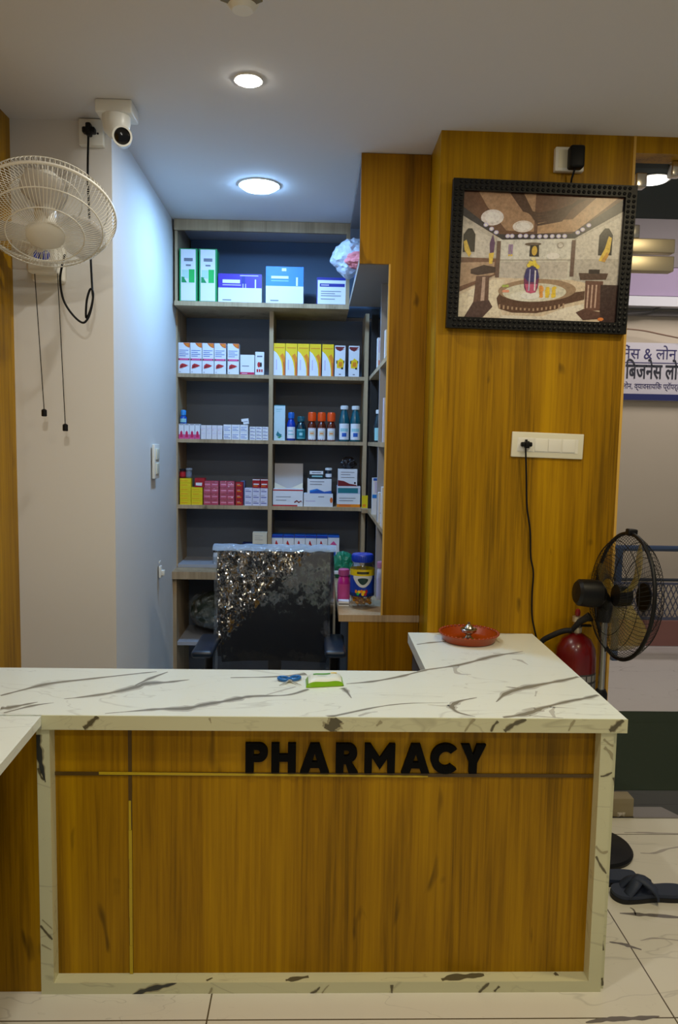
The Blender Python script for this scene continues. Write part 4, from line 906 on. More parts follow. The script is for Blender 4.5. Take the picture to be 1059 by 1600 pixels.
b = bottle('spray_bottle', .020, at(592, 882, p.y).z-zc1, .7, .03, plas('white_lilac_bottle', (210, 204, 222), .35), plas('mauve_cap', (190, 130, 170), .4), LILAC, .1, .7); b.location = (p.x+.012, p.y+.09, zc1); tag(b, 'slim lilac bottle between the sweet jar and the oak end panel', 'bottle')
p = wt(541, 948)
c = carton('flat_carton', .05, .022, .05, PW, [(BLK, R4(.02, .35, .98, .55))]); c.location = (p.x-.012, p.y+.008, zc1+.0005); tag(c, 'small flat white pack with black stripe in front of the magenta bottle', 'box')

# ------------------------------------------------------------------ ceiling lamps
def ceil_lamp(p, r, m, label, glow):
    t = thing('ceiling_light', label, 'lamp', (p.x, p.y, HZ))
    MB().lathe([(r*1.02, -.002), (r*1.16, -.006), (r*1.2, 0), (r*1.02, 0)], PLAST, 40).build('trim_ring', t)
    MB().lathe([(0, -glow), (r*.88, -glow*.92), (r*1.0, -glow*.6), (r, -.001), (0, -.001)], m, 40).build('diffuser', t)
    return t
ceil_lamp(L1, .040, LIGHTON, 'small round recessed spotlight in the ceiling above the counter', .012)
ceil_lamp(L2, .083, LIGHTON_C, 'larger round panel light in the ceiling in front of the medicine shelves', .021)
p = on(380, 3, HZ)
t = thing('smoke_detector', 'white round smoke detector at the top edge of the ceiling', 'detector', (p.x, p.y-.02, HZ))
MB().lathe([(0, -.035), (.028, -.034), (.040, -.022), (.046, -.010), (.050, 0)], PLAST, 32).build('cover', t)
for a in (-.6, 3.7):
    MB().box((-.004, -.012, -.022), (.018, .012, -.003), mat('brass_clip', (150, 130, 80), .35, .8), M=Matrix.Rotation(a, 4, 'Z') @ Matrix.Translation((.042, 0, 0))).build('spring_clip', t)

# ------------------------------------------------------------------ wall fan on the left
def orient(c, axis, up=(0, 0, 1)):
    z = Vector(axis).normalized(); x = Vector(up).cross(z).normalized(); y = z.cross(x)
    return Matrix(((x.x, y.x, z.x, c[0]), (x.y, y.y, z.y, c[1]), (x.z, y.z, z.z, c[2]), (0, 0, 0, 1)))
FC = at(71, 338, 2.68)
EL = 1.07
ax = Vector((.30*math.cos(EL), -.95*math.cos(EL), -math.sin(EL)))
MF = orient(FC, ax)
WF = mat('fan_white_plastic', (228, 222, 208), .4); WIRE = mat('fan_white_wire', (226, 220, 204), .45)
base_pt = at(76, 418, 3.0)
wf = thing('wall_fan', 'white wall-mounted fan with round wire cage and two pull cords', 'fan', (base_pt.x, 3.03, base_pt.z))
wfi = Matrix.Translation(-Vector((base_pt.x, 3.03, base_pt.z)))
def wfp(m, name, par=None, M=None):
    o = m.build(name, par or wf); return o
FR = .228
MFl = wfi @ MF
m = MB()
for i in range(96):
    a = 2*PI*i/96; c_, s_ = math.cos(a), math.sin(a)
    m.tube([(r*c_, r*s_, z) for r, z in ((.062, .088), (.115, .083), (.165, .068), (.205, .042), (.226, .012), (FR, 0))], .0011, WIRE, 4, M=MFl)
for r, z in ((.125, .082), (.185, .057)): m.ring((0, 0, z), r, .0022, WIRE, MFl)
m.build('front_guard', wf)
m = MB()
for i in range(96):
    a = 2*PI*(i+.5)/96; c_, s_ = math.cos(a), math.sin(a)
    m.tube([(r*c_, r*s_, z) for r, z in ((FR, 0), (.226, -.022), (.205, -.050), (.15, -.066), (.07, -.07))], .0011, WIRE, 4, M=MFl)
m.ring((0, 0, -.05), .205, .002, WIRE, MFl); m.ring((0, 0, -.068), .12, .002, WIRE, MFl)
m.build('rear_guard', wf)
MB().ring((0, 0, 0), FR, .0052, WF, MFl, 96, 10).build('rim', wf)
MB().lathe([(0, .096), (.03, .095), (.055, .091), (.064, .085), (.064, .078), (0, .078)], WF, 36, MFl).build('badge_cap', wf)
m = MB().lathe([(0, .06), (.022, .056), (.034, .04), (.036, 0), (.036, -.02), (0, -.02)], WF, 28, MFl)
bl = clear_film('translucent_fan_blade', (214, 208, 200), .03, .3, body=.55)
hub = m.build('hub', wf)
for k in range(3):
    vs = []; fs = []; nr, na = 10, 8
    for i in range(nr+1):
        r = .03+(.205-.03)*i/nr; wdt = .42+.35*math.sin(PI*min(1, i/nr*1.1))*.9
        for j in range(na+1):
            u = j/na-.5; a = 2*PI*k/3+1.75+u*wdt*1.6-.25*i/nr
            vs.append((r*math.cos(a), r*math.sin(a), .018-u*.045))
    for i in range(nr):
        for j in range(na):
            q = i*(na+1)+j; fs.append((q, q+1, q+na+2, q+na+1))
    o = MB().add(vs, fs, bl, True, MFl).build('blade', wf)
    sm_ = o.modifiers.new('thick', 'SOLIDIFY'); sm_.thickness = .002
MB().lathe([(0, -.17), (.045, -.165), (.062, -.14), (.066, -.10), (.066, -.075), (0, -.072)], WF, 30, MFl).build('motor_housing', wf)
arm0 = MFl @ Vector((0, -.03, -.125))
MB().tube(spline([arm0, (arm0.x*.7, arm0.y*.62, arm0.z-.07), (0, -.10, .05), (0, -.07, .0)]), .024, WF, 12).build('neck', wf)
# wall base with control front
m = MB(); m.box((-.06, -.05, -.055), (.06, 0, .15), WF, bev=.01); m.box((-.055, -.115, -.035), (.055, -.04, .055), WF, bev=.012)
m.build('wall_base', wf)
m = MB(); m.prism([circ(0, 0, .030, .022, 24)], .002, mat('blue_sticker', (40, 70, 200), .4), M=Matrix.Translation((.005, -.118, .026)))
for k in range(7): m.prism([rect(-.02+.007*k, .012, -.017+.007*k, .018)], .002, PW, M=Matrix.Translation((.002, -.1195, .020)))
m.prism([circ(0, -.002, .007, .010, 10)], .002, BLACK, M=Matrix.Translation((.005, -.1198, .022)))
m.build('speed_sticker', wf)
for dx_, pp in ((-.035, (69, 645)), (.055, (102, 668))):
    e = at(pp[0], pp[1], 2.95); e = Vector((e.x-base_pt.x, e.y-3.03, e.z-base_pt.z))
    tt = at(63 if dx_ < 0 else 100, 440 if dx_ < 0 else 485, 2.945); tt = Vector((tt.x-base_pt.x, tt.y-3.03, tt.z-base_pt.z))
    st_ = Vector((dx_, -.08, -.035)) if dx_ < 0 else tt
    pts = [st_, e+Vector((0, 0, .01))]
    if dx_ > 0: pts = [Vector((.05, -.08, -.03)), e+Vector((0, 0, .01))]
    c = MB().tube(pts, .0016, BLACK, 6).build('pull_cord', wf)
    MB().lathe([(.007, -.014), (.010, -.012), (.010, .010), (.005, .014), (0, .015)], BLACK, 14, Matrix.Translation(e)).build('cord_knob', c)
# plug, socket and cord
def wall_plate(name, label, px, y, zlift=0, mats=IVORY, dark_top=False):
    (x0, y0), (x1, y1) = px; a, b = at(x0, y0, y), at(x1, y1, y)
    return a, b
a, b = wall_plate('', '', ((126, 188), (165, 232)), 3.03)
sp = thing('wall_socket', 'white socket plate at the top of the white wall beside the security camera', 'socket', ((a.x+b.x)/2, 3.03, (a.z+b.z)/2))
w, h = b.x-a.x, a.z-b.z
MB().box((-w/2, -.03, -h/2), (w/2, 0, h/2-.004), PLAST, bev=.004).build('plate', sp)
m = MB()
for x, z in ((.006, .012), (-.016, -.008), (.026, -.008)): m.prism([circ(x, z, .004, .004, 10)], .001, BLK, M=Matrix.Translation((0, -.0312, 0)))
m.build('pin_holes', sp)
pl = at(141, 207, 3.0); pl = Vector((pl.x, 3.0, pl.z))
pg = thing('plug_cord', 'black plug and cord looping down from the socket to the wall fan', 'cord', pl)
m = MB(); m.box((-.024, -.03, -.010), (.024, 0, .012), BLACK, bev=.006); m.box((-.010, -.034, -.02), (.010, -.002, .026), BLACK, bev=.006); m.build('plug', pg)
pts = [(138, 213, 2.972), (137, 270, 2.965), (139, 330, 2.965), (141, 390, 2.962), (144, 450, 2.955), (145, 468, 2.95), (140, 488, 2.945), (134.5, 496, 2.945), (135.5, 470, 2.94), (141, 452, 2.94), (145.5, 458, 2.938), (143, 480, 2.936), (137, 498, 2.932), (128, 504, 2.928), (112, 490, 2.92), (99, 468, 2.915), (94, 440, 2.91), (96, 420, 2.915), (101, 398, 2.93)]
MB().tube(spline([at(*q)-pl for q in pts], 6), .0042, BLACK, 8).build('cord', pg)

# ------------------------------------------------------------------ security camera
p = at(182, 158, 2.86)
cc = thing('security_camera', 'white security camera under the ceiling at the corner of the white wall', 'camera', (p.x, p.y, HZ))
MB().box((-.070, -.03, -.046), (.060, .08, 0), PLAST, bev=.006).build('mount_box', cc)
MB().lathe([(.05, -.046), (.05, -.07), (.044, -.098), (.028, -.115), (0, -.12)], PLAST, 32, Matrix.Translation((-.004, .01, 0))).build('swivel', cc)
e = at(191, 213, 2.79)-Vector((p.x, p.y, HZ))
d = Vector((.20, -.88, -.22)).normalized()
Mb = orient(e, d)
MB().lathe([(.024, -.11), (.030, -.10), (.032, -.01), (.034, -.004), (.034, .010), (.028, .010), (.028, .002), (0, .002)], PLAST, 32, Mb).build('camera_body', cc)
MB().lathe([(.0275, .002), (.0275, .006), (.02, .009), (0, .010)], mat('black_lens_glass', (8, 8, 10), .12), 32, Mb).build('lens', cc)

# alcove wall switch and small hook, on the side wall
def sidebox(px0, py0, px1, py1, thick):
    q = [onx(px, py, XA) for px, py in ((px0, py0), (px1, py0), (px0, py1), (px1, py1))]
    return min(v.y for v in q), max(v.y for v in q), min(v.z for v in q), max(v.z for v in q)
y0, y1, z0, z1 = sidebox(235, 694, 247, 746, .01)
sw = thing('switch_plate', 'white double switch plate on the bluish side wall left of the shelves', 'switch', (XA, (y0+y1)/2, (z0+z1)/2))
hy = .055; hz_ = (z1-z0)/2
MB().box((0, -hy, -hz_), (.014, hy, hz_), PLAST, bev=.003).build('plate', sw)
for k in (-1, 1): MB().box((.013, -hy*.6, k*hz_*.42-hz_*.32), (.019, hy*.6, k*hz_*.42+hz_*.32), IVORY, bev=.002).build('switch_rocker', sw)
q = onx(249, 893, XA)
hk = thing('door_catch', 'small white plastic catch low on the side wall beside the oak worktop', 'catch', (XA, q.y, q.z))
MB().box((0, -.02, -.03), (.012, .02, .03), PLAST, bev=.003).box((.011, -.012, -.02), (.028, .012, .008), PLAST, bev=.003).build('body', hk)
MB().box((.0, -.018, .045), (.006, .018, .055), PLAST).build('tab', hk)

# ------------------------------------------------------------------ picture on the pillar
q = [at(px, py, 2.985) for px, py in ((705, 280), (993, 293), (980, 522), (697, 512))]
ctr = (q[0]+q[1]+q[2]+q[3])/4
wP = ((q[1]-q[0]).length+(q[2]-q[3]).length)/2-.006; hP = ((q[0]-q[3]).length+(q[1]-q[2]).length)/2
Mp = Matrix.Translation(ctr) @ Matrix.Rotation(math.radians(.85), 4, 'Y') @ Matrix.Rotation(math.radians(2.0), 4, 'X')
fr = thing('framed_picture', 'black framed picture of a bright temple shrine, hanging on the oak pillar', 'picture', M=Mp)
FRM = mat('black_carved_frame', (6, 6, 8), .42, spec=.28)
b_ = .043
m = MB()
m.prism([rect(-wP/2, -hP/2, wP/2, hP/2), rect(-wP/2+b_, -hP/2+b_, wP/2-b_, hP/2-b_)], .030, FRM, M=Matrix.Translation((0, -.012, 0)))
nb = 30
def studs(n, p0, p1):
    for i in range(n):
        f = (i+.5)/n; x, z = p0[0]+(p1[0]-p0[0])*f, p0[1]+(p1[1]-p0[1])*f
        for o_ in (-.010, .010):
            dx_, dz_ = (0, o_) if abs(p1[0]-p0[0]) > abs(p1[1]-p0[1]) else (o_, 0)
            m.lathe([(.0075, 0), (.006, .004), (0, .006)], FRM, 6, Matrix.Translation((x+dx_, -.012, z+dz_)) @ Matrix.Rotation(PI/2, 4, 'X'))
studs(34, (-wP/2+.02, hP/2-b_/2), (wP/2-.02, hP/2-b_/2)); studs(34, (-wP/2+.02, -hP/2+b_/2), (wP/2-.02, -hP/2+b_/2))
studs(26, (wP/2-b_/2, -hP/2+.03), (wP/2-b_/2, hP/2-.03)); studs(26, (-wP/2+b_/2, -hP/2+.03), (-wP/2+b_/2, hP/2-.03))
m.build('frame', fr)
iw, ih = wP-2*b_, hP-2*b_
m = MB(); layer = [0]
def artmat(c, rough):                         # printed colour with the mottling of a photographic print
    key = 'art_%d_%d_%d' % c
    if key in _mc: return _mc[key]
    mm = mat(key, c, rough); nt = mm.node_tree; b = nt.nodes['Principled BSDF']
    tc = node(nt, 'ShaderNodeTexCoord'); n = node(nt, 'ShaderNodeTexNoise', Scale=80.0, Detail=5.0, Roughness=.7); nt.links.new(tc.outputs['Object'], n.inputs['Vector'])
    l = lin(c); r = ramp(nt, n.outputs['Fac'], [(.32, tuple(v*.74 for v in l)), (.47, l), (.68, tuple(min(1, v*1.2+.02) for v in l))])
    nt.links.new(r.outputs[0], b.inputs['Base Color']); return mm
def art(c, pts, rough=.3):                    # pts in the enlarged photo's pixels of the print
    layer[0] += 1
    lp = [((min(max((x-62)/930, 0), 1)-.5)*iw, (.5-min(max((y-(88 if False else 65+ (x-70)*.052))/722, 0), 1))*ih) for x, y in pts]
    c = tuple(min(255, int(255*(v/255)**.62)) for v in c) if max(c) > 120 else c
    m.prism([lp], 0, artmat(c, rough), M=Matrix.Translation((0, .004-.00003*layer[0], 0)))
def E_(cx, cy, rx, ry, n=22): return circ(cx, cy, rx, ry, n)
art((186, 160, 138), [(40, 40), (1010, 90), (1010, 850), (40, 800)])
art((104, 66, 44), [(40, 40), (1010, 90), (1010, 140), (720, 320), (500, 330), (280, 320), (40, 150)])
art((140, 96, 66), [(150, 60), (480, 75), (480, 300), (320, 290), (200, 150)])
art((160, 112, 74), [(500, 240), (700, 230), (830, 110), (960, 110), (720, 300), (500, 310)])
for k in range(5):
    art((78, 48, 32), [(330+16*k, 66+4*k), (346+16*k, 66+4*k), (420+10*k, 170), (500, 190+16*k), (620, 170+14*k), (760-10*k, 120), (772-10*k, 120), (640, 186+14*k), (500, 202+16*k), (410+8*k, 184)])
art((228, 216, 222), E_(235, 215, 66, 46)); art((252, 248, 255), E_(235, 215, 44, 30))
art((228, 214, 212), E_(415, 268, 60, 34)); art((252, 248, 252), E_(415, 268, 42, 24))
art((196, 192, 182), [(270, 330), (720, 330), (720, 590), (270, 570)])
art((212, 210, 204), [(285, 342), (705, 342), (705, 455), (285, 455)])
art((150, 142, 132), [(280, 455), (715, 460), (715, 468), (280, 463)])
art((176, 166, 158), [(300, 470), (690, 474), (690, 570), (300, 560)])
art((166, 156, 146), [(60, 190), (270, 330), (270, 520), (60, 620)]); art((190, 182, 172), [(60, 225), (262, 345), (262, 440), (60, 440)])
art((166, 158, 150), [(720, 330), (1005, 180), (1005, 640), (720, 580)]); art((196, 188, 180), [(730, 345), (990, 215), (990, 460), (730, 460)])
art((36, 30, 44), [(60, 150), (280, 310), (330, 312), (520, 312), (700, 312), (1005, 120), (1005, 190), (720, 340), (500, 342), (300, 342), (60, 200)])
for x, y in ((200, 256), (234, 280), (262, 300), (330, 322), (355, 322), (402, 322), (435, 322), (474, 326), (515, 326), (550, 326), (588, 326), (625, 326), (660, 326), (735, 306), (762, 290), (796, 266)):
    art((180, 170, 240), E_(x, y, 14, 12, 12)); art((250, 248, 255), E_(x, y, 8, 7, 10))
art((206, 180, 150), [(60, 640), (270, 560), (720, 580), (1005, 640), (1005, 860), (40, 830)])
art((120, 84, 66), [(60, 440), (270, 450), (270, 545), (60, 640)]); art((150, 112, 86), [(60, 470), (262, 470), (262, 540), (60, 610)])
art((226, 208, 178), [(60, 660), (170, 610), (260, 570), (330, 570), (290, 690), (330, 790), (60, 790)])
art((226, 214, 196), [(330, 780), (560, 790), (690, 740), (800, 720), (800, 830), (300, 815)])
# arched niches with garlanded figures
for cx, cy, s_ in ((108, 350, 1), (902, 370, 1.15)):
    art((26, 20, 20), [(cx-34*s_, cy+60*s_), (cx-34*s_, cy-40*s_), (cx-10, cy-74*s_), (cx+14, cy-74*s_), (cx+34*s_, cy-40*s_), (cx+34*s_, cy+60*s_)])
art((226, 176, 40), [(76, 350), (92, 340), (124, 420), (112, 440), (84, 400)]); art((226, 176, 40), [(868, 470), (900, 400), (918, 330), (936, 340), (930, 420), (900, 478)])
art((190, 120, 30), [(884, 470), (915, 420), (926, 440), (905, 480)])
art((96, 60, 110), [(228, 360), (244, 312), (258, 360), (254, 420), (232, 420)]); art((226, 176, 40), [(226, 420), (256, 415), (248, 480), (230, 480)])
for x in (344, 358): art((126, 96, 150), [(x-6, 370), (x+6, 370), (x+5, 430), (x-5, 430)]); art((226, 176, 40), E_(x, 432, 6, 6, 8))
art((146, 136, 128), E_(640, 378, 20, 18)); art((206, 200, 194), E_(640, 378, 13, 12))
art((245, 240, 240), E_(600, 440, 38, 20))
art((110, 94, 80), E_(480, 370, 48, 9)); art((40, 30, 24), [(464, 376), (514, 376), (518, 442), (462, 440)]); art((214, 160, 40), E_(490, 408, 16, 28))
# columns and lamp stands
for x0 in (270, 705): art((110, 84, 76), [(x0, 350), (x0+22, 350), (x0+22, 560), (x0, 560)])
art((66, 44, 40), [(126, 510), (200, 486), (270, 500), (270, 530), (170, 545), (126, 535)]); art((104, 74, 64), [(160, 550), (235, 548), (238, 700), (150, 705)]); art((160, 124, 110), [(196, 556), (214, 556), (214, 700), (192, 700)])
art((84, 60, 56), [(100, 790), (150, 700), (240, 690), (264, 730), (210, 790)])
art((86, 62, 52), [(758, 540), (930, 545), (920, 580), (770, 580)]); art((46, 30, 28), [(815, 520), (880, 522), (880, 546), (815, 545)])
art((112, 76, 64), [(800, 585), (905, 590), (900, 760), (806, 762)])
for x0 in (815, 838, 862): art((176, 134, 118), [(x0, 610), (x0+9, 610), (x0+9, 745), (x0, 745)])
art((60, 38, 34), [(890, 610), (1005, 615), (1005, 850), (900, 830)]); art((96, 66, 56), [(756, 770), (800, 750), (900, 770), (900, 810), (800, 815)])
art((206, 90, 30), E_(905, 812, 18, 10))
# oval basin and centre piece
art((96, 66, 50), [(285, 680), (300, 740), (380, 765), (520, 770), (640, 750), (690, 720), (800, 695), (800, 645), (680, 660), (440, 600), (320, 620)])
for k in range(16): art((150, 112, 84), [(300+25*k, 716+26*math.sin(k/15*PI)), (310+25*k, 716+26*math.sin(k/15*PI)), (310+25*k, 752-8*abs(k-8)/4+6), (300+25*k, 752-8*abs(k-8)/4+6)])
art((128, 96, 70), E_(520, 638, 228, 66, 36)); art((204, 200, 178), E_(505, 650, 186, 54, 36)); art((222, 220, 206), E_(470, 670, 110, 30, 28))
for k in range(24): art((236, 184, 30) if k % 3 else (220, 120, 40), E_(540+((k*37) % 110), 618+((k*23) % 58), 12, 9, 8))
for k in range(8): art((230, 120, 90) if k % 2 else (150, 170, 60), E_(320+k*4, 610+10*((k*3) % 6), 9, 8, 8))
art((236, 236, 236), E_(480, 668, 56, 22)); art((120, 46, 96), [(438, 560), (450, 510), (482, 498), (512, 510), (526, 560), (522, 620), (510, 650), (482, 656), (456, 648), (442, 620)])
art((60, 54, 120), [(438, 560), (450, 510), (482, 498), (512, 510), (526, 560), (500, 590), (464, 588)]); art((180, 50, 90), [(446, 600), (518, 602), (508, 648), (482, 656), (456, 648)])
art((230, 220, 240), [(498, 520), (506, 524), (508, 640), (500, 640)]); art((150, 150, 200), [(468, 515), (474, 515), (474, 640), (466, 640)])
for x, y in ((462, 492), (480, 484), (500, 490), (514, 502), (470, 478), (492, 474)): art((240, 200, 40), E_(x, y, 12, 12, 10))
art((236, 220, 150), E_(486, 455, 14, 10))
m.build('print', fr)
MB().box((-iw/2-.004, .008, -ih/2-.004), (iw/2+.004, .014, ih/2+.004), BLACK).build('backing', fr)

# ------------------------------------------------------------------ sockets on the pillar
a, b = at(865, 233, YF), at(908, 272, YF)
s2 = thing('wall_socket', 'white socket with a black adapter above the framed picture', 'socket', ((a.x+b.x)/2, YF, (a.z+b.z)/2))
w, h = b.x-a.x, a.z-b.z
MB().box((-w/2, -.028, -h/2), (w/2, 0, h/2), PLAST, bev=.004).box((-w/2+.012, -.0295, -h/2+.012), (-.006, -.027, h/2-.012), IVORY, bev=.001).build('plate', s2)
ad = thing('power_adapter', 'black power adapter plugged in above the framed picture, its lead running behind the frame', 'adapter', ((a.x+b.x)/2+.014, YF-.028, (a.z+b.z)/2-.002))
MB().box((-.026, -.046, -.042), (.030, 0, .040), BLACK, bev=.009).build('housing', ad)
MB().tube([(0, -.02, -.04), (-.004, .0, -.07), (-.006, .018, -.14)], .004, BLACK, 8).build('lead', ad)
a, b = at(800, 675.5, YF), at(908, 716.5, YF); c_ = (a+b)/2
mp = Matrix.Translation((c_.x, YF, c_.z)) @ Matrix.Rotation(math.radians(1.3), 4, 'Y')
s3 = thing('switchboard', 'wide ivory plate with socket and three switches on the oak pillar', 'switch', M=mp)
w, h = .288, .100
m = MB().box((-w/2, -.011, -h/2), (w/2, 0, h/2), IVORY, bev=.003)
m.build('plate', s3)
MB().box((-w/2+.022, -.0125, -h/2+.022), (w/2-.022, -.0105, h/2-.022), PLAST).build('module_bed', s3)
MB().box((-w/2+.026, -.0145, -h/2+.024), (-w/2+.086, -.012, h/2-.024), PLAST, bev=.001).build('socket_face', s3)
for x in (-.048, .006, .062): 
    MB().box((x-.004, -.0155, -h/2+.025), (x+.048, -.012, h/2-.025), PLAST if x > -.04 else mat('warm_white_plastic', (236, 234, 222), .3), bev=.0015).build('switch_rocker', s3)
e0 = mp @ Vector((-w/2+.055, -.0148, .004))
pc = thing('plug_cord', 'thin black cord hanging from the plug in the ivory plate down behind the counter', 'cord', e0)
m = MB(); m.box((-.022, -.020, -.012), (.022, 0, .006), BLACK, bev=.005); m.box((-.008, -.026, -.018), (.010, -.001, .010), BLACK, bev=.005); m.box((-.004, -.01, .006), (.004, -.001, .016), BLACK); m.build('plug', pc)
pts = [(821, 700, 2.985), (822, 740, 2.990), (823, 790, 3.0), (828, 830, 3.005), (829, 870, 3.006), (833, 895, 3.006), (831, 930, 3.006), (831, 962, 3.006), (835, 985, 3.005), (840, 1010, 3.005), (842, 1060, 3.005)]
MB().tube(spline([at(*q_)-e0 for q_ in pts], 6), .0036, BLACK, 8).build('cord', pc)

# ------------------------------------------------------------------ fire extinguisher on the pillar
p = at(900, 1010, 2.925); zx = at(900, 990, 2.925).z
ex = thing('fire_extinguisher', 'red fire extinguisher with black hose on the pillar behind the counter wing', 'extinguisher', (p.x, 2.925, zx-.52))
RD = mat('red_enamel', (104, 4, 6), .3, coat=.2); R_ = .078
MB().lathe([(R_*.9, 0), (R_, .012), (R_, .43), (R_*.94, .465), (R_*.72, .50), (R_*.36, .52), (.018, .525)], RD, 40).build('cylinder', ex)
m = MB(); m.box((-.02, -R_*1.01, .20), (.075, -R_*.2, .36), mat('grey_label', (120, 118, 116), .5))
wl = MB(); GL = mat('extinguisher_label', (64, 62, 62), .5); GL2 = mat('extinguisher_label_print', (150, 148, 146), .5)
wrapband(wl, R_*1.006, .20, .375, GL, -.1, 1.3, 16)
for k in range(5):
    for j in range(4): wrapband(wl, R_*1.012, .212+.033*k, .236+.033*k, GL2, -.05+.33*j, .2+.33*j, 4)
wl.build('label', ex)
m = MB().lathe([(.016, .52), (.019, .53), (.019, .548), (.014, .552), (.014, .566), (.020, .57), (.020, .59), (0, .592)], STEEL, 20); m.build('valve', ex)
MB().lathe([(.004, .588), (.010, .596), (.011, .608), (.008, .618), (0, .622)], mat('dark_red_knob', (120, 16, 20), .35), 14).build('safety_knob', ex)
MB().box((.0, -.010, .572), (.06, .010, .580), BLACK).box((.0, -.010, .550), (.055, .010, .557), BLACK).build('lever', ex)
hp = [at(*q_)-Vector((p.x, 2.925, zx-.52)) for q_ in ((893, 985, 2.92), (880, 986, 2.93), (862, 993, 2.955), (846, 1003, 2.985), (843, 1022, 2.995), (844, 1060, 2.995))]
MB().tube(spline(hp, 6), .011, RUBBER, 10).build('hose', ex)
MB().tube([at(*q_)-Vector((p.x, 2.925, zx-.52)) for q_ in ((893, 985, 2.92), (905, 972, 2.90), (922, 962, 2.88))], .012, RUBBER, 10, rad=[.009, .012, .016]).build('nozzle', ex)
MB().box((-.05, .06, .30), (.05, YF-2.925, .42), RUBBER).build('wall_bracket', ex)

# ------------------------------------------------------------------ pedestal fan
bp = on(937, 1338, 0); FX, FY = bp.x-.01, 2.845
pf = thing('pedestal_fan', 'black pedestal fan with yellowish blades beside the oak pillar at the doorway', 'fan', (FX, FY, 0))
FB = mat('fan_black', (8, 8, 9), .45, spec=.3); FWI = mat('fan_black_wire', (14, 15, 18), .5, spec=.3)
MB().lathe([(.148, 0), (.151, .012), (.144, .022), (.08, .036), (.04, .05), (.028, .09), (0, .095)], FB, 48).build('base', pf)
fc = at(973, 931, 2.775); fl = Vector((fc.x-FX, fc.y-FY, fc.z))
axf = Vector((.993, .05, -.075)).normalized()
Mq = orient(fl, axf)
mot = fl-axf*.10
MB().cyl((0, 0, .05), (0, 0, .62), .017, mat('grey_steel_tube', (92, 98, 100), .35, .6), 20).build('lower_pole', pf)
MB().cyl((0, 0, .60), (0, 0, mot.z-.09), .012, mat('bright_steel_tube', (170, 170, 168), .25, .9), 20).lathe([(.02, .60), (.024, .605), (.024, .64), (.018, .655), (0, .655)], FB, 20).build('upper_pole', pf)
MB().tube(spline([(0, 0, mot.z-.12), (-.005, -.005, mot.z-.06), (mot.x*.6, mot.y*.7, mot.z-.02), tuple(mot)]), .03, FB, 12).build('yoke', pf)
MB().lathe([(0, -.185), (.040, -.182), (.050, -.172), (.053, -.12), (.050, -.094), (.026, -.072), (0, -.06)], FB, 32, Mq).build('motor_housing', pf)
RF = .236
m = MB()
for i in range(84):
    a = 2*PI*i/84; pts = []
    for r, z, da in ((RF, 0, 0), (.225, -.022, .03), (.195, -.045, .07), (.13, -.058, .16), (.06, -.062, .30)):
        pts.append((r*math.cos(a+da), r*math.sin(a+da), z))
    m.tube(pts, .0009, FWI, 4, M=Mq)
for r, z in ((.15, -.055), (.205, -.04)): m.ring((0, 0, z), r, .0013, FWI, Mq, 48, 5)
m.build('rear_guard', pf)
m = MB()
for i in range(84):
    a = 2*PI*i/84; pts = []
    for r, z, da in ((RF, 0, 0), (.225, .028, -.03), (.195, .058, -.07), (.13, .078, -.16), (.05, .084, -.30)):
        pts.append((r*math.cos(a+da), r*math.sin(a+da), z))
    m.tube(pts, .0009, FWI, 4, M=Mq)
for r, z in ((.15, .072), (.205, .05)): m.ring((0, 0, z), r, .0013, FWI, Mq, 48, 5)
m.build('front_guard', pf)
MB().ring((0, 0, 0), RF, .0075, FB, Mq, 72, 10).build('rim', pf)
MB().lathe([(0, .094), (.035, .092), (.052, .086), (.054, .078), (0, .078)], FB, 28, Mq).build('badge_cap', pf)
MB().box((-.016, -.012, -.016), (.016, .014, .02), FB, M=Mq @ Matrix.Translation((0, RF+.004, 0)), bev=.005).build('guard_clip', pf)
MB().lathe([(0, .03), (.035, .024), (.04, .0), (.04, -.03), (0, -.03)], FB, 24, Mq).build('hub', pf)
PB = clear_film('smoky_yellow_blade', (150, 134, 72), .04, .2, body=.38)
for k in range(3):
    vs = []; fs = []; nr, na = 10, 8
    for i in range(nr+1):
        r = .035+(.205-.035)*i/nr; wdt = .75+.45*math.sin(PI*i/nr*.9)
        for j in range(na+1):
            u = j/na-.5; a = 2*PI*k/3+.22+u*wdt-.2*i/nr
            vs.append((r*math.cos(a), r*math.sin(a), -u*.06))
    for i in range(nr):
        for j in range(na):
            q_ = i*(na+1)+j; fs.append((q_, q_+1, q_+na+2, q_+na+1))
    o = MB().add(vs, fs, PB, True, Mq).build('blade', pf); o.modifiers.new('thick', 'SOLIDIFY').thickness = .002

# ------------------------------------------------------------------ office chair wrapped in plastic
cx = (at(340, 900, 3.45).x+at(520, 900, 3.45).x)/2
ch = thing('office_chair', 'black office chair, its backrest still wrapped in crinkled clear plastic, behind the counter', 'chair', (cx, 3.30, 0))
MESH_ = mat('black_mesh_fabric', (9, 9, 11), .75); CB = mat('chair_black_plastic', (14, 14, 16), .4)
hw = (at(520, 900, 3.45).x-at(340, 900, 3.45).x)/2-.012
zt2 = at(430, 862, 3.45).z
def sheet(nx, nz, fn, m, solid=None):
    vs = [fn(i/nx, j/nz) for j in range(nz+1) for i in range(nx+1)]
    fs = [(j*(nx+1)+i, j*(nx+1)+i+1, (j+1)*(nx+1)+i+1, (j+1)*(nx+1)+i) for j in range(nz) for i in range(nx)]
    return MB().add(vs, fs, m, True)
zb2 = .60
def backf(u, v): 
    return ((u-.5)*2*(hw-.006*(1-v)), .15+.03*((u-.5)*2)**2*-1+.06*(v-.5)**2-.03*math.sin(v*PI), zb2+(zt2-zb2)*v)
o = sheet(24, 24, backf, MESH_).build('backrest', ch); md = o.modifiers.new('thick', 'SOLIDIFY'); md.thickness = .045; md.offset = 1
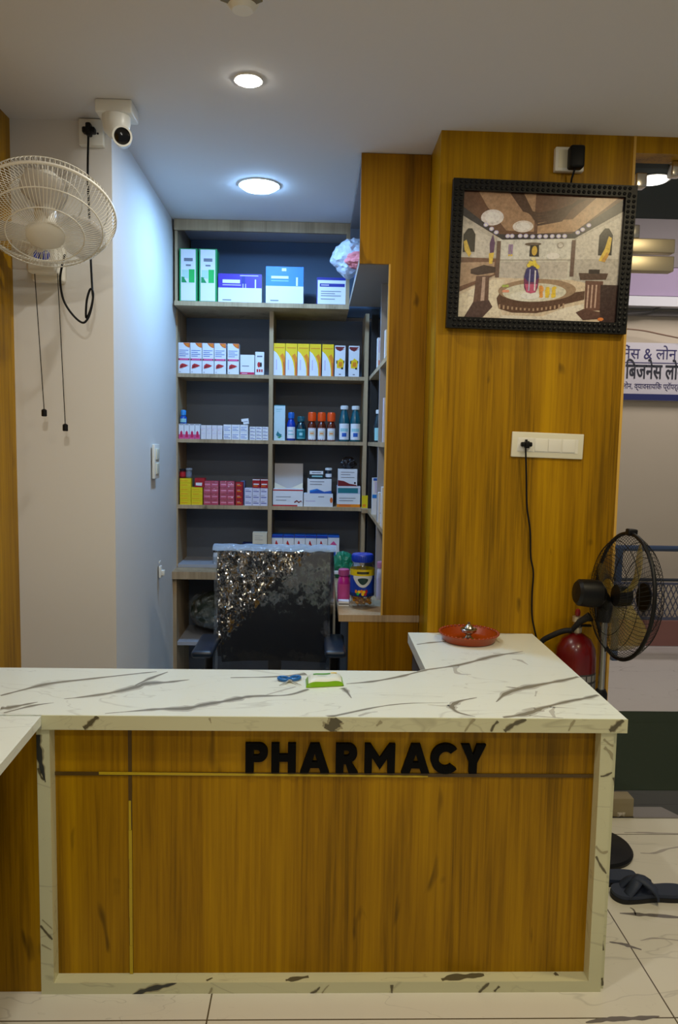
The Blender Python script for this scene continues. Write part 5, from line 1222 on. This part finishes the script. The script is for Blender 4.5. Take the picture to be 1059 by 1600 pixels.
m = MB(); m.tube(spline([(-hw, .155, zb2), (-hw, .16, (zb2+zt2)/2), (-hw, .165, zt2-.03), (-hw+.03, .165, zt2), (0, .17, zt2+.002), (hw-.03, .165, zt2), (hw, .165, zt2-.03), (hw, .16, (zb2+zt2)/2), (hw, .155, zb2)]), .016, CB, 10); m.build('back_frame', ch)
from mathutils import noise as _nz
CRK = bpy.data.materials.new('crinkled_chair_plastic'); CRK.use_nodes = True
nt = CRK.node_tree; nt.nodes.remove(nt.nodes['Principled BSDF'])
tr = node(nt, 'ShaderNodeBsdfTransparent'); tr.inputs[0].default_value = (.93, .95, .97, 1)
gl = node(nt, 'ShaderNodeBsdfGlossy', Roughness=.16); gl.inputs['Color'].default_value = (.95, .95, .95, 1)
tc = node(nt, 'ShaderNodeTexCoord'); geo = node(nt, 'ShaderNodeNewGeometry')
def crumple(scale, stretch, warp):            # facets of crumpled film: every cell leans its own way
    mp = node(nt, 'ShaderNodeMapping'); mp.inputs['Scale'].default_value = stretch; mp.inputs['Rotation'].default_value = (0, .5, 0)
    nt.links.new(tc.outputs['Object'], mp.inputs[0])
    nd = node(nt, 'ShaderNodeTexNoise', Scale=14.0, Detail=3.0, Distortion=1.0); nt.links.new(mp.outputs[0], nd.inputs['Vector'])
    vm = node(nt, 'ShaderNodeVectorMath', operation='MULTIPLY_ADD'); vm.inputs[1].default_value = (warp, warp, warp)
    nt.links.new(nd.outputs['Color'], vm.inputs[0]); nt.links.new(mp.outputs[0], vm.inputs[2])
    v = node(nt, 'ShaderNodeTexVoronoi', Scale=scale); nt.links.new(vm.outputs[0], v.inputs['Vector'])
    sb_ = node(nt, 'ShaderNodeVectorMath', operation='SUBTRACT'); sb_.inputs[1].default_value = (.5, .5, .5); nt.links.new(v.outputs['Color'], sb_.inputs[0]); return sb_
c1_, c2_ = crumple(52.0, (1.3, 1, .8), .10), crumple(110.0, (1, 1, 1), .06)
ad_ = node(nt, 'ShaderNodeVectorMath', operation='MULTIPLY_ADD'); nt.links.new(c2_.outputs[0], ad_.inputs[0]); ad_.inputs[1].default_value = (.7, .7, .7); nt.links.new(c1_.outputs[0], ad_.inputs[2])
sx = node(nt, 'ShaderNodeSeparateXYZ'); nt.links.new(tc.outputs['Object'], sx.inputs[0])
k1 = node(nt, 'ShaderNodeMath', operation='MULTIPLY_ADD'); nt.links.new(sx.outputs['Z'], k1.inputs[0]); k1.inputs[1].default_value = .931; k1.inputs[2].default_value = -.927
k2 = node(nt, 'ShaderNodeMath', operation='SUBTRACT'); nt.links.new(k1.outputs[0], k2.inputs[0]); nt.links.new(sx.outputs['X'], k2.inputs[1])
mr = node(nt, 'ShaderNodeMapRange'); nt.links.new(k2.outputs[0], mr.inputs['Value'])
for n_, v_ in (('From Min', -.08), ('From Max', .04), ('To Min', .09), ('To Max', 1.1)): mr.inputs[n_].default_value = v_
sc_n = node(nt, 'ShaderNodeVectorMath', operation='SCALE'); nt.links.new(ad_.outputs[0], sc_n.inputs[0]); nt.links.new(mr.outputs[0], sc_n.inputs['Scale'])
an = node(nt, 'ShaderNodeVectorMath', operation='ADD'); nt.links.new(geo.outputs['Normal'], an.inputs[0]); nt.links.new(sc_n.outputs[0], an.inputs[1])
nn = node(nt, 'ShaderNodeVectorMath', operation='NORMALIZE'); nt.links.new(an.outputs[0], nn.inputs[0]); nt.links.new(nn.outputs[0], gl.inputs['Normal'])
mx = node(nt, 'ShaderNodeMixShader'); mx.inputs[0].default_value = .24
nt.links.new(tr.outputs[0], mx.inputs[1]); nt.links.new(gl.outputs[0], mx.inputs[2]); nt.links.new(mx.outputs[0], nt.nodes['Material Output'].inputs[0])
ztc = at(430, 853, 3.40).z
def coverf(u, v):
    x = (u-.5)*2*(hw+.020); z = zb2-.05+(ztc-zb2+.05)*v
    y = .050-.012*math.sin(v*PI)+.02*(1-((u-.5)*2)**2)*0
    q = Vector((x*4+z*2.2, z*1.6-x*1.2, 3))
    kz_ = min(1, max(0, (.931*z-.927-x+.08)/.12))
    y -= .014*abs(_nz.noise(q))+(.002+.008*kz_)*_nz.noise(Vector((x*16, z*16, 7)))+(.0004+.0045*kz_)*_nz.noise(Vector((x*42, z*42, 1)))
    e = abs(u-.5)*2
    if e > .93: y += (e-.93)*.9
    x += .006*_nz.noise(Vector((0, z*9, u*3))); z += (.008*_nz.noise(Vector((x*9, 2, 0))) if v > .95 else 0)
    if v > .97: y += .05*(v-.97)/.03
    return (x, y, z)
o = sheet(110, 130, coverf, CRK).build('plastic_cover', ch); o['label'] = 'crinkled clear plastic cover over the backrest'
FOLD = clear_film('folded_plastic_edge', (190, 214, 240), .22, .2, .9, 60, body=.34)
def foldf(u, v):
    x = (u-.5)*2*(hw+.022); a = v*PI
    return (x, .100-.056*math.cos(a)+.005*_nz.noise(Vector((x*30, v*3, 1))), ztc-.016+.022*math.sin(a)+.006*_nz.noise(Vector((x*22, 2, 5))))
sheet(70, 8, foldf, FOLD).build('plastic_fold', ch)
m = MB().box((-.23, -.26, .45), (.23, .20, .52), MESH_, bev=.03); m.build('seat', ch)
m = MB().box((-.03, .14, .40), (.03, .20, .72), CB, bev=.008); m.build('back_support', ch)
for s in (-1, 1):
    pa = at(318 if s < 0 else 527, 1006 if s < 0 else 1006, 3.22)
    xx = s*.285 if s < 0 else .272; zz = pa.z
    ar = MB().tube(spline([(s*.20, .02, .44), (s*.26, .02, .45), (xx, .02, .50), (xx, .02, zz-.03)]), .018, CB, 10).build('armrest', ch)
    MB().box((xx-.045, -.20, zz-.032), (xx+.045, .10, zz), mat('blue_black_arm_pad', (20, 34, 52), .35), bev=.014).build('arm_pad', ar)
MB().cyl((0, 0, .08), (0, 0, .45), .025, CB).build('gas_column', ch)
for k in range(5):
    a = 2*PI*k/5+.3; c1, s1_ = math.cos(a), math.sin(a)
    l_ = MB().tube([(0, 0, .10), (.29*c1, .29*s1_, .065)], .022, CB, 10, rad=[.028, .016]).build('base_leg', ch)
    MB().lathe([(0, -.022), (.026, -.020), (.029, -.01), (.029, .01), (.026, .02), (0, .022)], RUBBER, 18, Matrix.Translation((.29*c1, .29*s1_, .030)) @ Matrix.Rotation(a, 4, 'Z') @ Matrix.Rotation(PI/2, 4, 'X')).build('caster', l_)

# ------------------------------------------------------------------ things on the counter
p = Vector((at(732, 989, 2.9).x, 2.895, HCn))
pt = thing('plate', 'round orange-red plate on the far end of the counter wing', 'plate', (p.x, p.y, HCn))
PR = .1175
ORP = mat('orange_red_plastic', (152, 58, 6), .3)
MB().lathe([(0, .003), (PR*.72, .003), (PR*.80, .008), (PR*.93, .031), (PR, .036), (PR, .032), (PR*.95, .026), (PR*.84, .003), (PR*.74, 0), (0, 0)], ORP, 56).build('dish', pt)
m = MB()
for k in range(40): a = 2*PI*k/40; m.lathe([(.006, 0), (.004, .004), (0, .005)], ORP, 8, Matrix.Translation((PR*.965*math.cos(a), PR*.965*math.sin(a), .034)))
m.build('beaded_rim', pt)
lp = thing('oil_lamp', 'small silver oil lamp standing in the orange-red plate', 'lamp', (p.x, p.y+.005, HCn+.0035))
SIL = mat('silver_metal', (190, 186, 170), .22, 1.0)
MB().lathe([(.024, 0), (.025, .004), (.014, .010), (.010, .018), (.016, .024), (.030, .032), (.033, .042), (.030, .044), (.022, .034), (0, .032)], SIL, 28).build('cup', lp)
MB().lathe([(0, .032), (.016, .034), (.020, .046), (.012, .058), (.005, .062), (.007, .068), (0, .072)], SIL, 24).build('cover', lp)
p = on(452, 1066, HCn)
sc2 = thing('scissors', 'blue handled scissors lying open on the marble counter', 'scissors', (p.x, p.y, HCn))
BH = mat('blue_handle_plastic', (24, 100, 170), .35)
def sp_(px, py, dz=.004): q_ = on(px, py, HCn); return Vector((q_.x-p.x, q_.y-p.y, dz))
for (hx, hy_), (tx, ty) in (((443, 1063), (458, 1076)), ((461, 1062), (457, 1077))):
    c0 = sp_(hx, hy_, .006); ang = math.atan2(c0.y, c0.x)
    pts = []
    for i in range(20):
        a = 2*PI*i/20; u = Vector((math.cos(a)*.019, math.sin(a)*.014, 0)); u.rotate(Matrix.Rotation(ang, 3, 'Z')); pts.append(c0+u)
    hd = MB().tube(pts, .0048, BH, 8, True).build('handle', sc2)
    pv = Vector((0, 0, .005)); tip = sp_(tx, ty, .004)
    dr = (pv-c0).normalized(); nrm = Vector((-dr.y, dr.x, 0))*.005
    s_ = c0+dr*.017; tp = pv+(pv-c0).normalized()*.055
    MB().add([s_-nrm, s_+nrm, pv+nrm*.9, tp, pv-nrm*.9]+[v+Vector((0, 0, .0016)) for v in (s_-nrm, s_+nrm, pv+nrm*.9, tp, pv-nrm*.9)],
             [(4, 3, 2, 1, 0), (5, 6, 7, 8, 9), (0, 1, 6, 5), (1, 2, 7, 6), (2, 3, 8, 7), (3, 4, 9, 8), (4, 0, 5, 9)], STEEL).build('blade', sc2)
MB().lathe([(0, .003), (.004, .003), (.004, .0085), (0, .009)], STEEL, 12).build('pivot_screw', sc2)
a0, a1 = on(484, 1075, HCn), on(543, 1072, HCn); d0 = on(477, 1056, HCn)
ang = math.atan2(a1.y-a0.y, a1.x-a0.x); W_ = (a1-a0).length; D_ = .085
wpk = thing('wet_wipes_pack', 'flat green and white soft pack lying beside the scissors', 'pack', (a0.x, a0.y, HCn), (0, 0, ang))
LIME = mat('lime_green_film', (126, 180, 16), .3); WFm = mat('white_pack_film', (226, 230, 214), .3)
def pillow(u, v, top): 
    e = (1-abs(2*u-1)**4)*(1-abs(2*v-1)**4); sh_ = .012*(1-v)
    return (W_*u-sh_*1.0, D_*v, .0015+(.024 if top else 0)*e**.5+(.004*math.sin(u*9) if top and 0 < u < 1 and 0 < v < 1 else 0)*.3)
m = MB()
for tpk, mm in ((True, WFm), (False, LIME)):
    n_ = 16; vs = [pillow(i/n_, j/n_, tpk) for j in range(n_+1) for i in range(n_+1)]
    for j in range(n_):
        for i in range(n_):
            q_ = j*(n_+1)+i
            m.add([vs[q_], vs[q_+1], vs[q_+n_+2], vs[q_+n_+1]], [(0, 1, 2, 3)], LIME if (not tpk or j < 1 or i < 1 or i >= n_-1 or j >= n_-1) else mm, True)
m.build('film', wpk)
m = MB()
def deco(u0, v0, u1, v1, mm):
    k = 5
    for j in range(k):
        ua, ub = u0+(u1-u0)*j/k, u0+(u1-u0)*(j+1)/k
        q_ = [pillow(ua, v0, True), pillow(ub, v0, True), pillow(ub, v1, True), pillow(ua, v1, True)]
        m.add([(x, y, z+.0012) for x, y, z in q_], [(0, 1, 2, 3)], mm, True)
deco(.2, .58, .66, .72, mat('print_leaf_green', (70, 150, 10), .6)); deco(.26, .76, .6, .86, mat('print_leaf_green', (70, 150, 10), .6)); deco(.68, .66, .84, .84, YEL); deco(.3, .42, .56, .46, GREENL)
m.build('printed_patch', wpk)

# ------------------------------------------------------------------ by the doorway
NAVYR = mat('navy_grey_rubber', (46, 56, 78), .6); SOLE = mat('black_sole', (16, 16, 18), .6)
def slipper(px, py, ang, label, L=.27, flip=1):
    p_ = on(px, py, 0)
    t = thing('slipper', label, 'slipper', (p_.x, p_.y, 0), (0, 0, ang), group='slippers by the doorway')
    out = [(-L/2, 0), (-L*.47, .034), (-L*.3, .041), (-L*.05, .036), (L*.2, .044), (L*.38, .045), (L*.47, .028), (L*.5, 0), (L*.46, -.03), (L*.36, -.043), (L*.2, -.040), (-L*.05, -.033), (-L*.3, -.038), (-L*.47, -.03)]
    sm = [(v.x, v.y) for v in spline([(x, y, 0) for x, y in out]+[(out[0][0], out[0][1], 0)], 4)][:-1]
    MB().prism([sm], .016, SOLE, M=Matrix.Translation((0, 0, .016)) @ FLAT).build('sole', t)
    MB().prism([[(x*.985, y*.96) for x, y in sm]], .012, NAVYR, M=Matrix.Translation((0, 0, .028)) @ FLAT).build('footbed', t)
    for s in (-1, 1):
        pts = spline([(L*.34, s*.030, .020), (L*.22, s*.020, .056), (L*.10, -s*.010, .066), (-L*.02, -s*.036, .046), (-L*.06, -s*.041, .016)], 6)
        vs = []; fs = []
        for i, q_ in enumerate(pts):
            d_ = (pts[min(i+1, len(pts)-1)]-pts[max(i-1, 0)]); d_.z = 0; sd_ = Vector((-d_.y, d_.x, 0)).normalized()*.019
            vs += [q_-sd_, q_+Vector((0, 0, .004)), q_+sd_]
        for i in range(len(pts)-1):
            for j in range(2): fs.append((3*i+j, 3*i+j+1, 3*i+j+4, 3*i+j+3))
        o = MB().add(vs, fs, NAVYR, True).build('strap', t); md_ = o.modifiers.new('thick', 'SOLIDIFY'); md_.thickness = .008; md_.offset = 0
    return t
slipper(1012, 1401, PI+.02, 'navy-grey slipper in front, its heel reaching the right edge of the picture')
slipper(938, 1377, PI-.03, 'navy-grey slipper behind the other one, mostly hidden by the marble counter post')
q0, q1 = on(955, 1277, 0), on(989, 1277, 0); zt3 = at(975, 1248, q1.y).z
tag(MB().box((q0.x-.06, q1.y, 0), (q1.x, q1.y+.07, zt3), mat('beige_stone_block', (150, 134, 100), .6), bev=.003).build('stone_block'), 'beige stone block lying on the threshold beside the pillar', 'block')
q0 = on(967, 1272, 0)
tag(MB().tube([(q0.x-.02, q0.y-.03, .012), (q0.x+.0, q0.y-.02, .015), (q0.x+.012, q0.y-.03, .012)], .010, mat('crumpled_paper', (190, 180, 166), .7), 8).build('paper_scrap'), 'crumpled scrap of paper in front of the stone block', 'paper')
q0, q1 = on(990, 1278, .002), on(1050, 1262, .002)
st2 = MB().prism([[(q0.x, q0.y), (q1.x-.0, q0.y), (q1.x-.05, q1.y), (q0.x, q1.y)]], .004, mat('grey_steel_plate', (150, 146, 146), .4, .5), M=Matrix.Translation((0, 0, .0055)) @ FLAT).build('threshold_plate')
tag(st2, 'pale steel plate set into the dark threshold right of the stone block', 'plate')
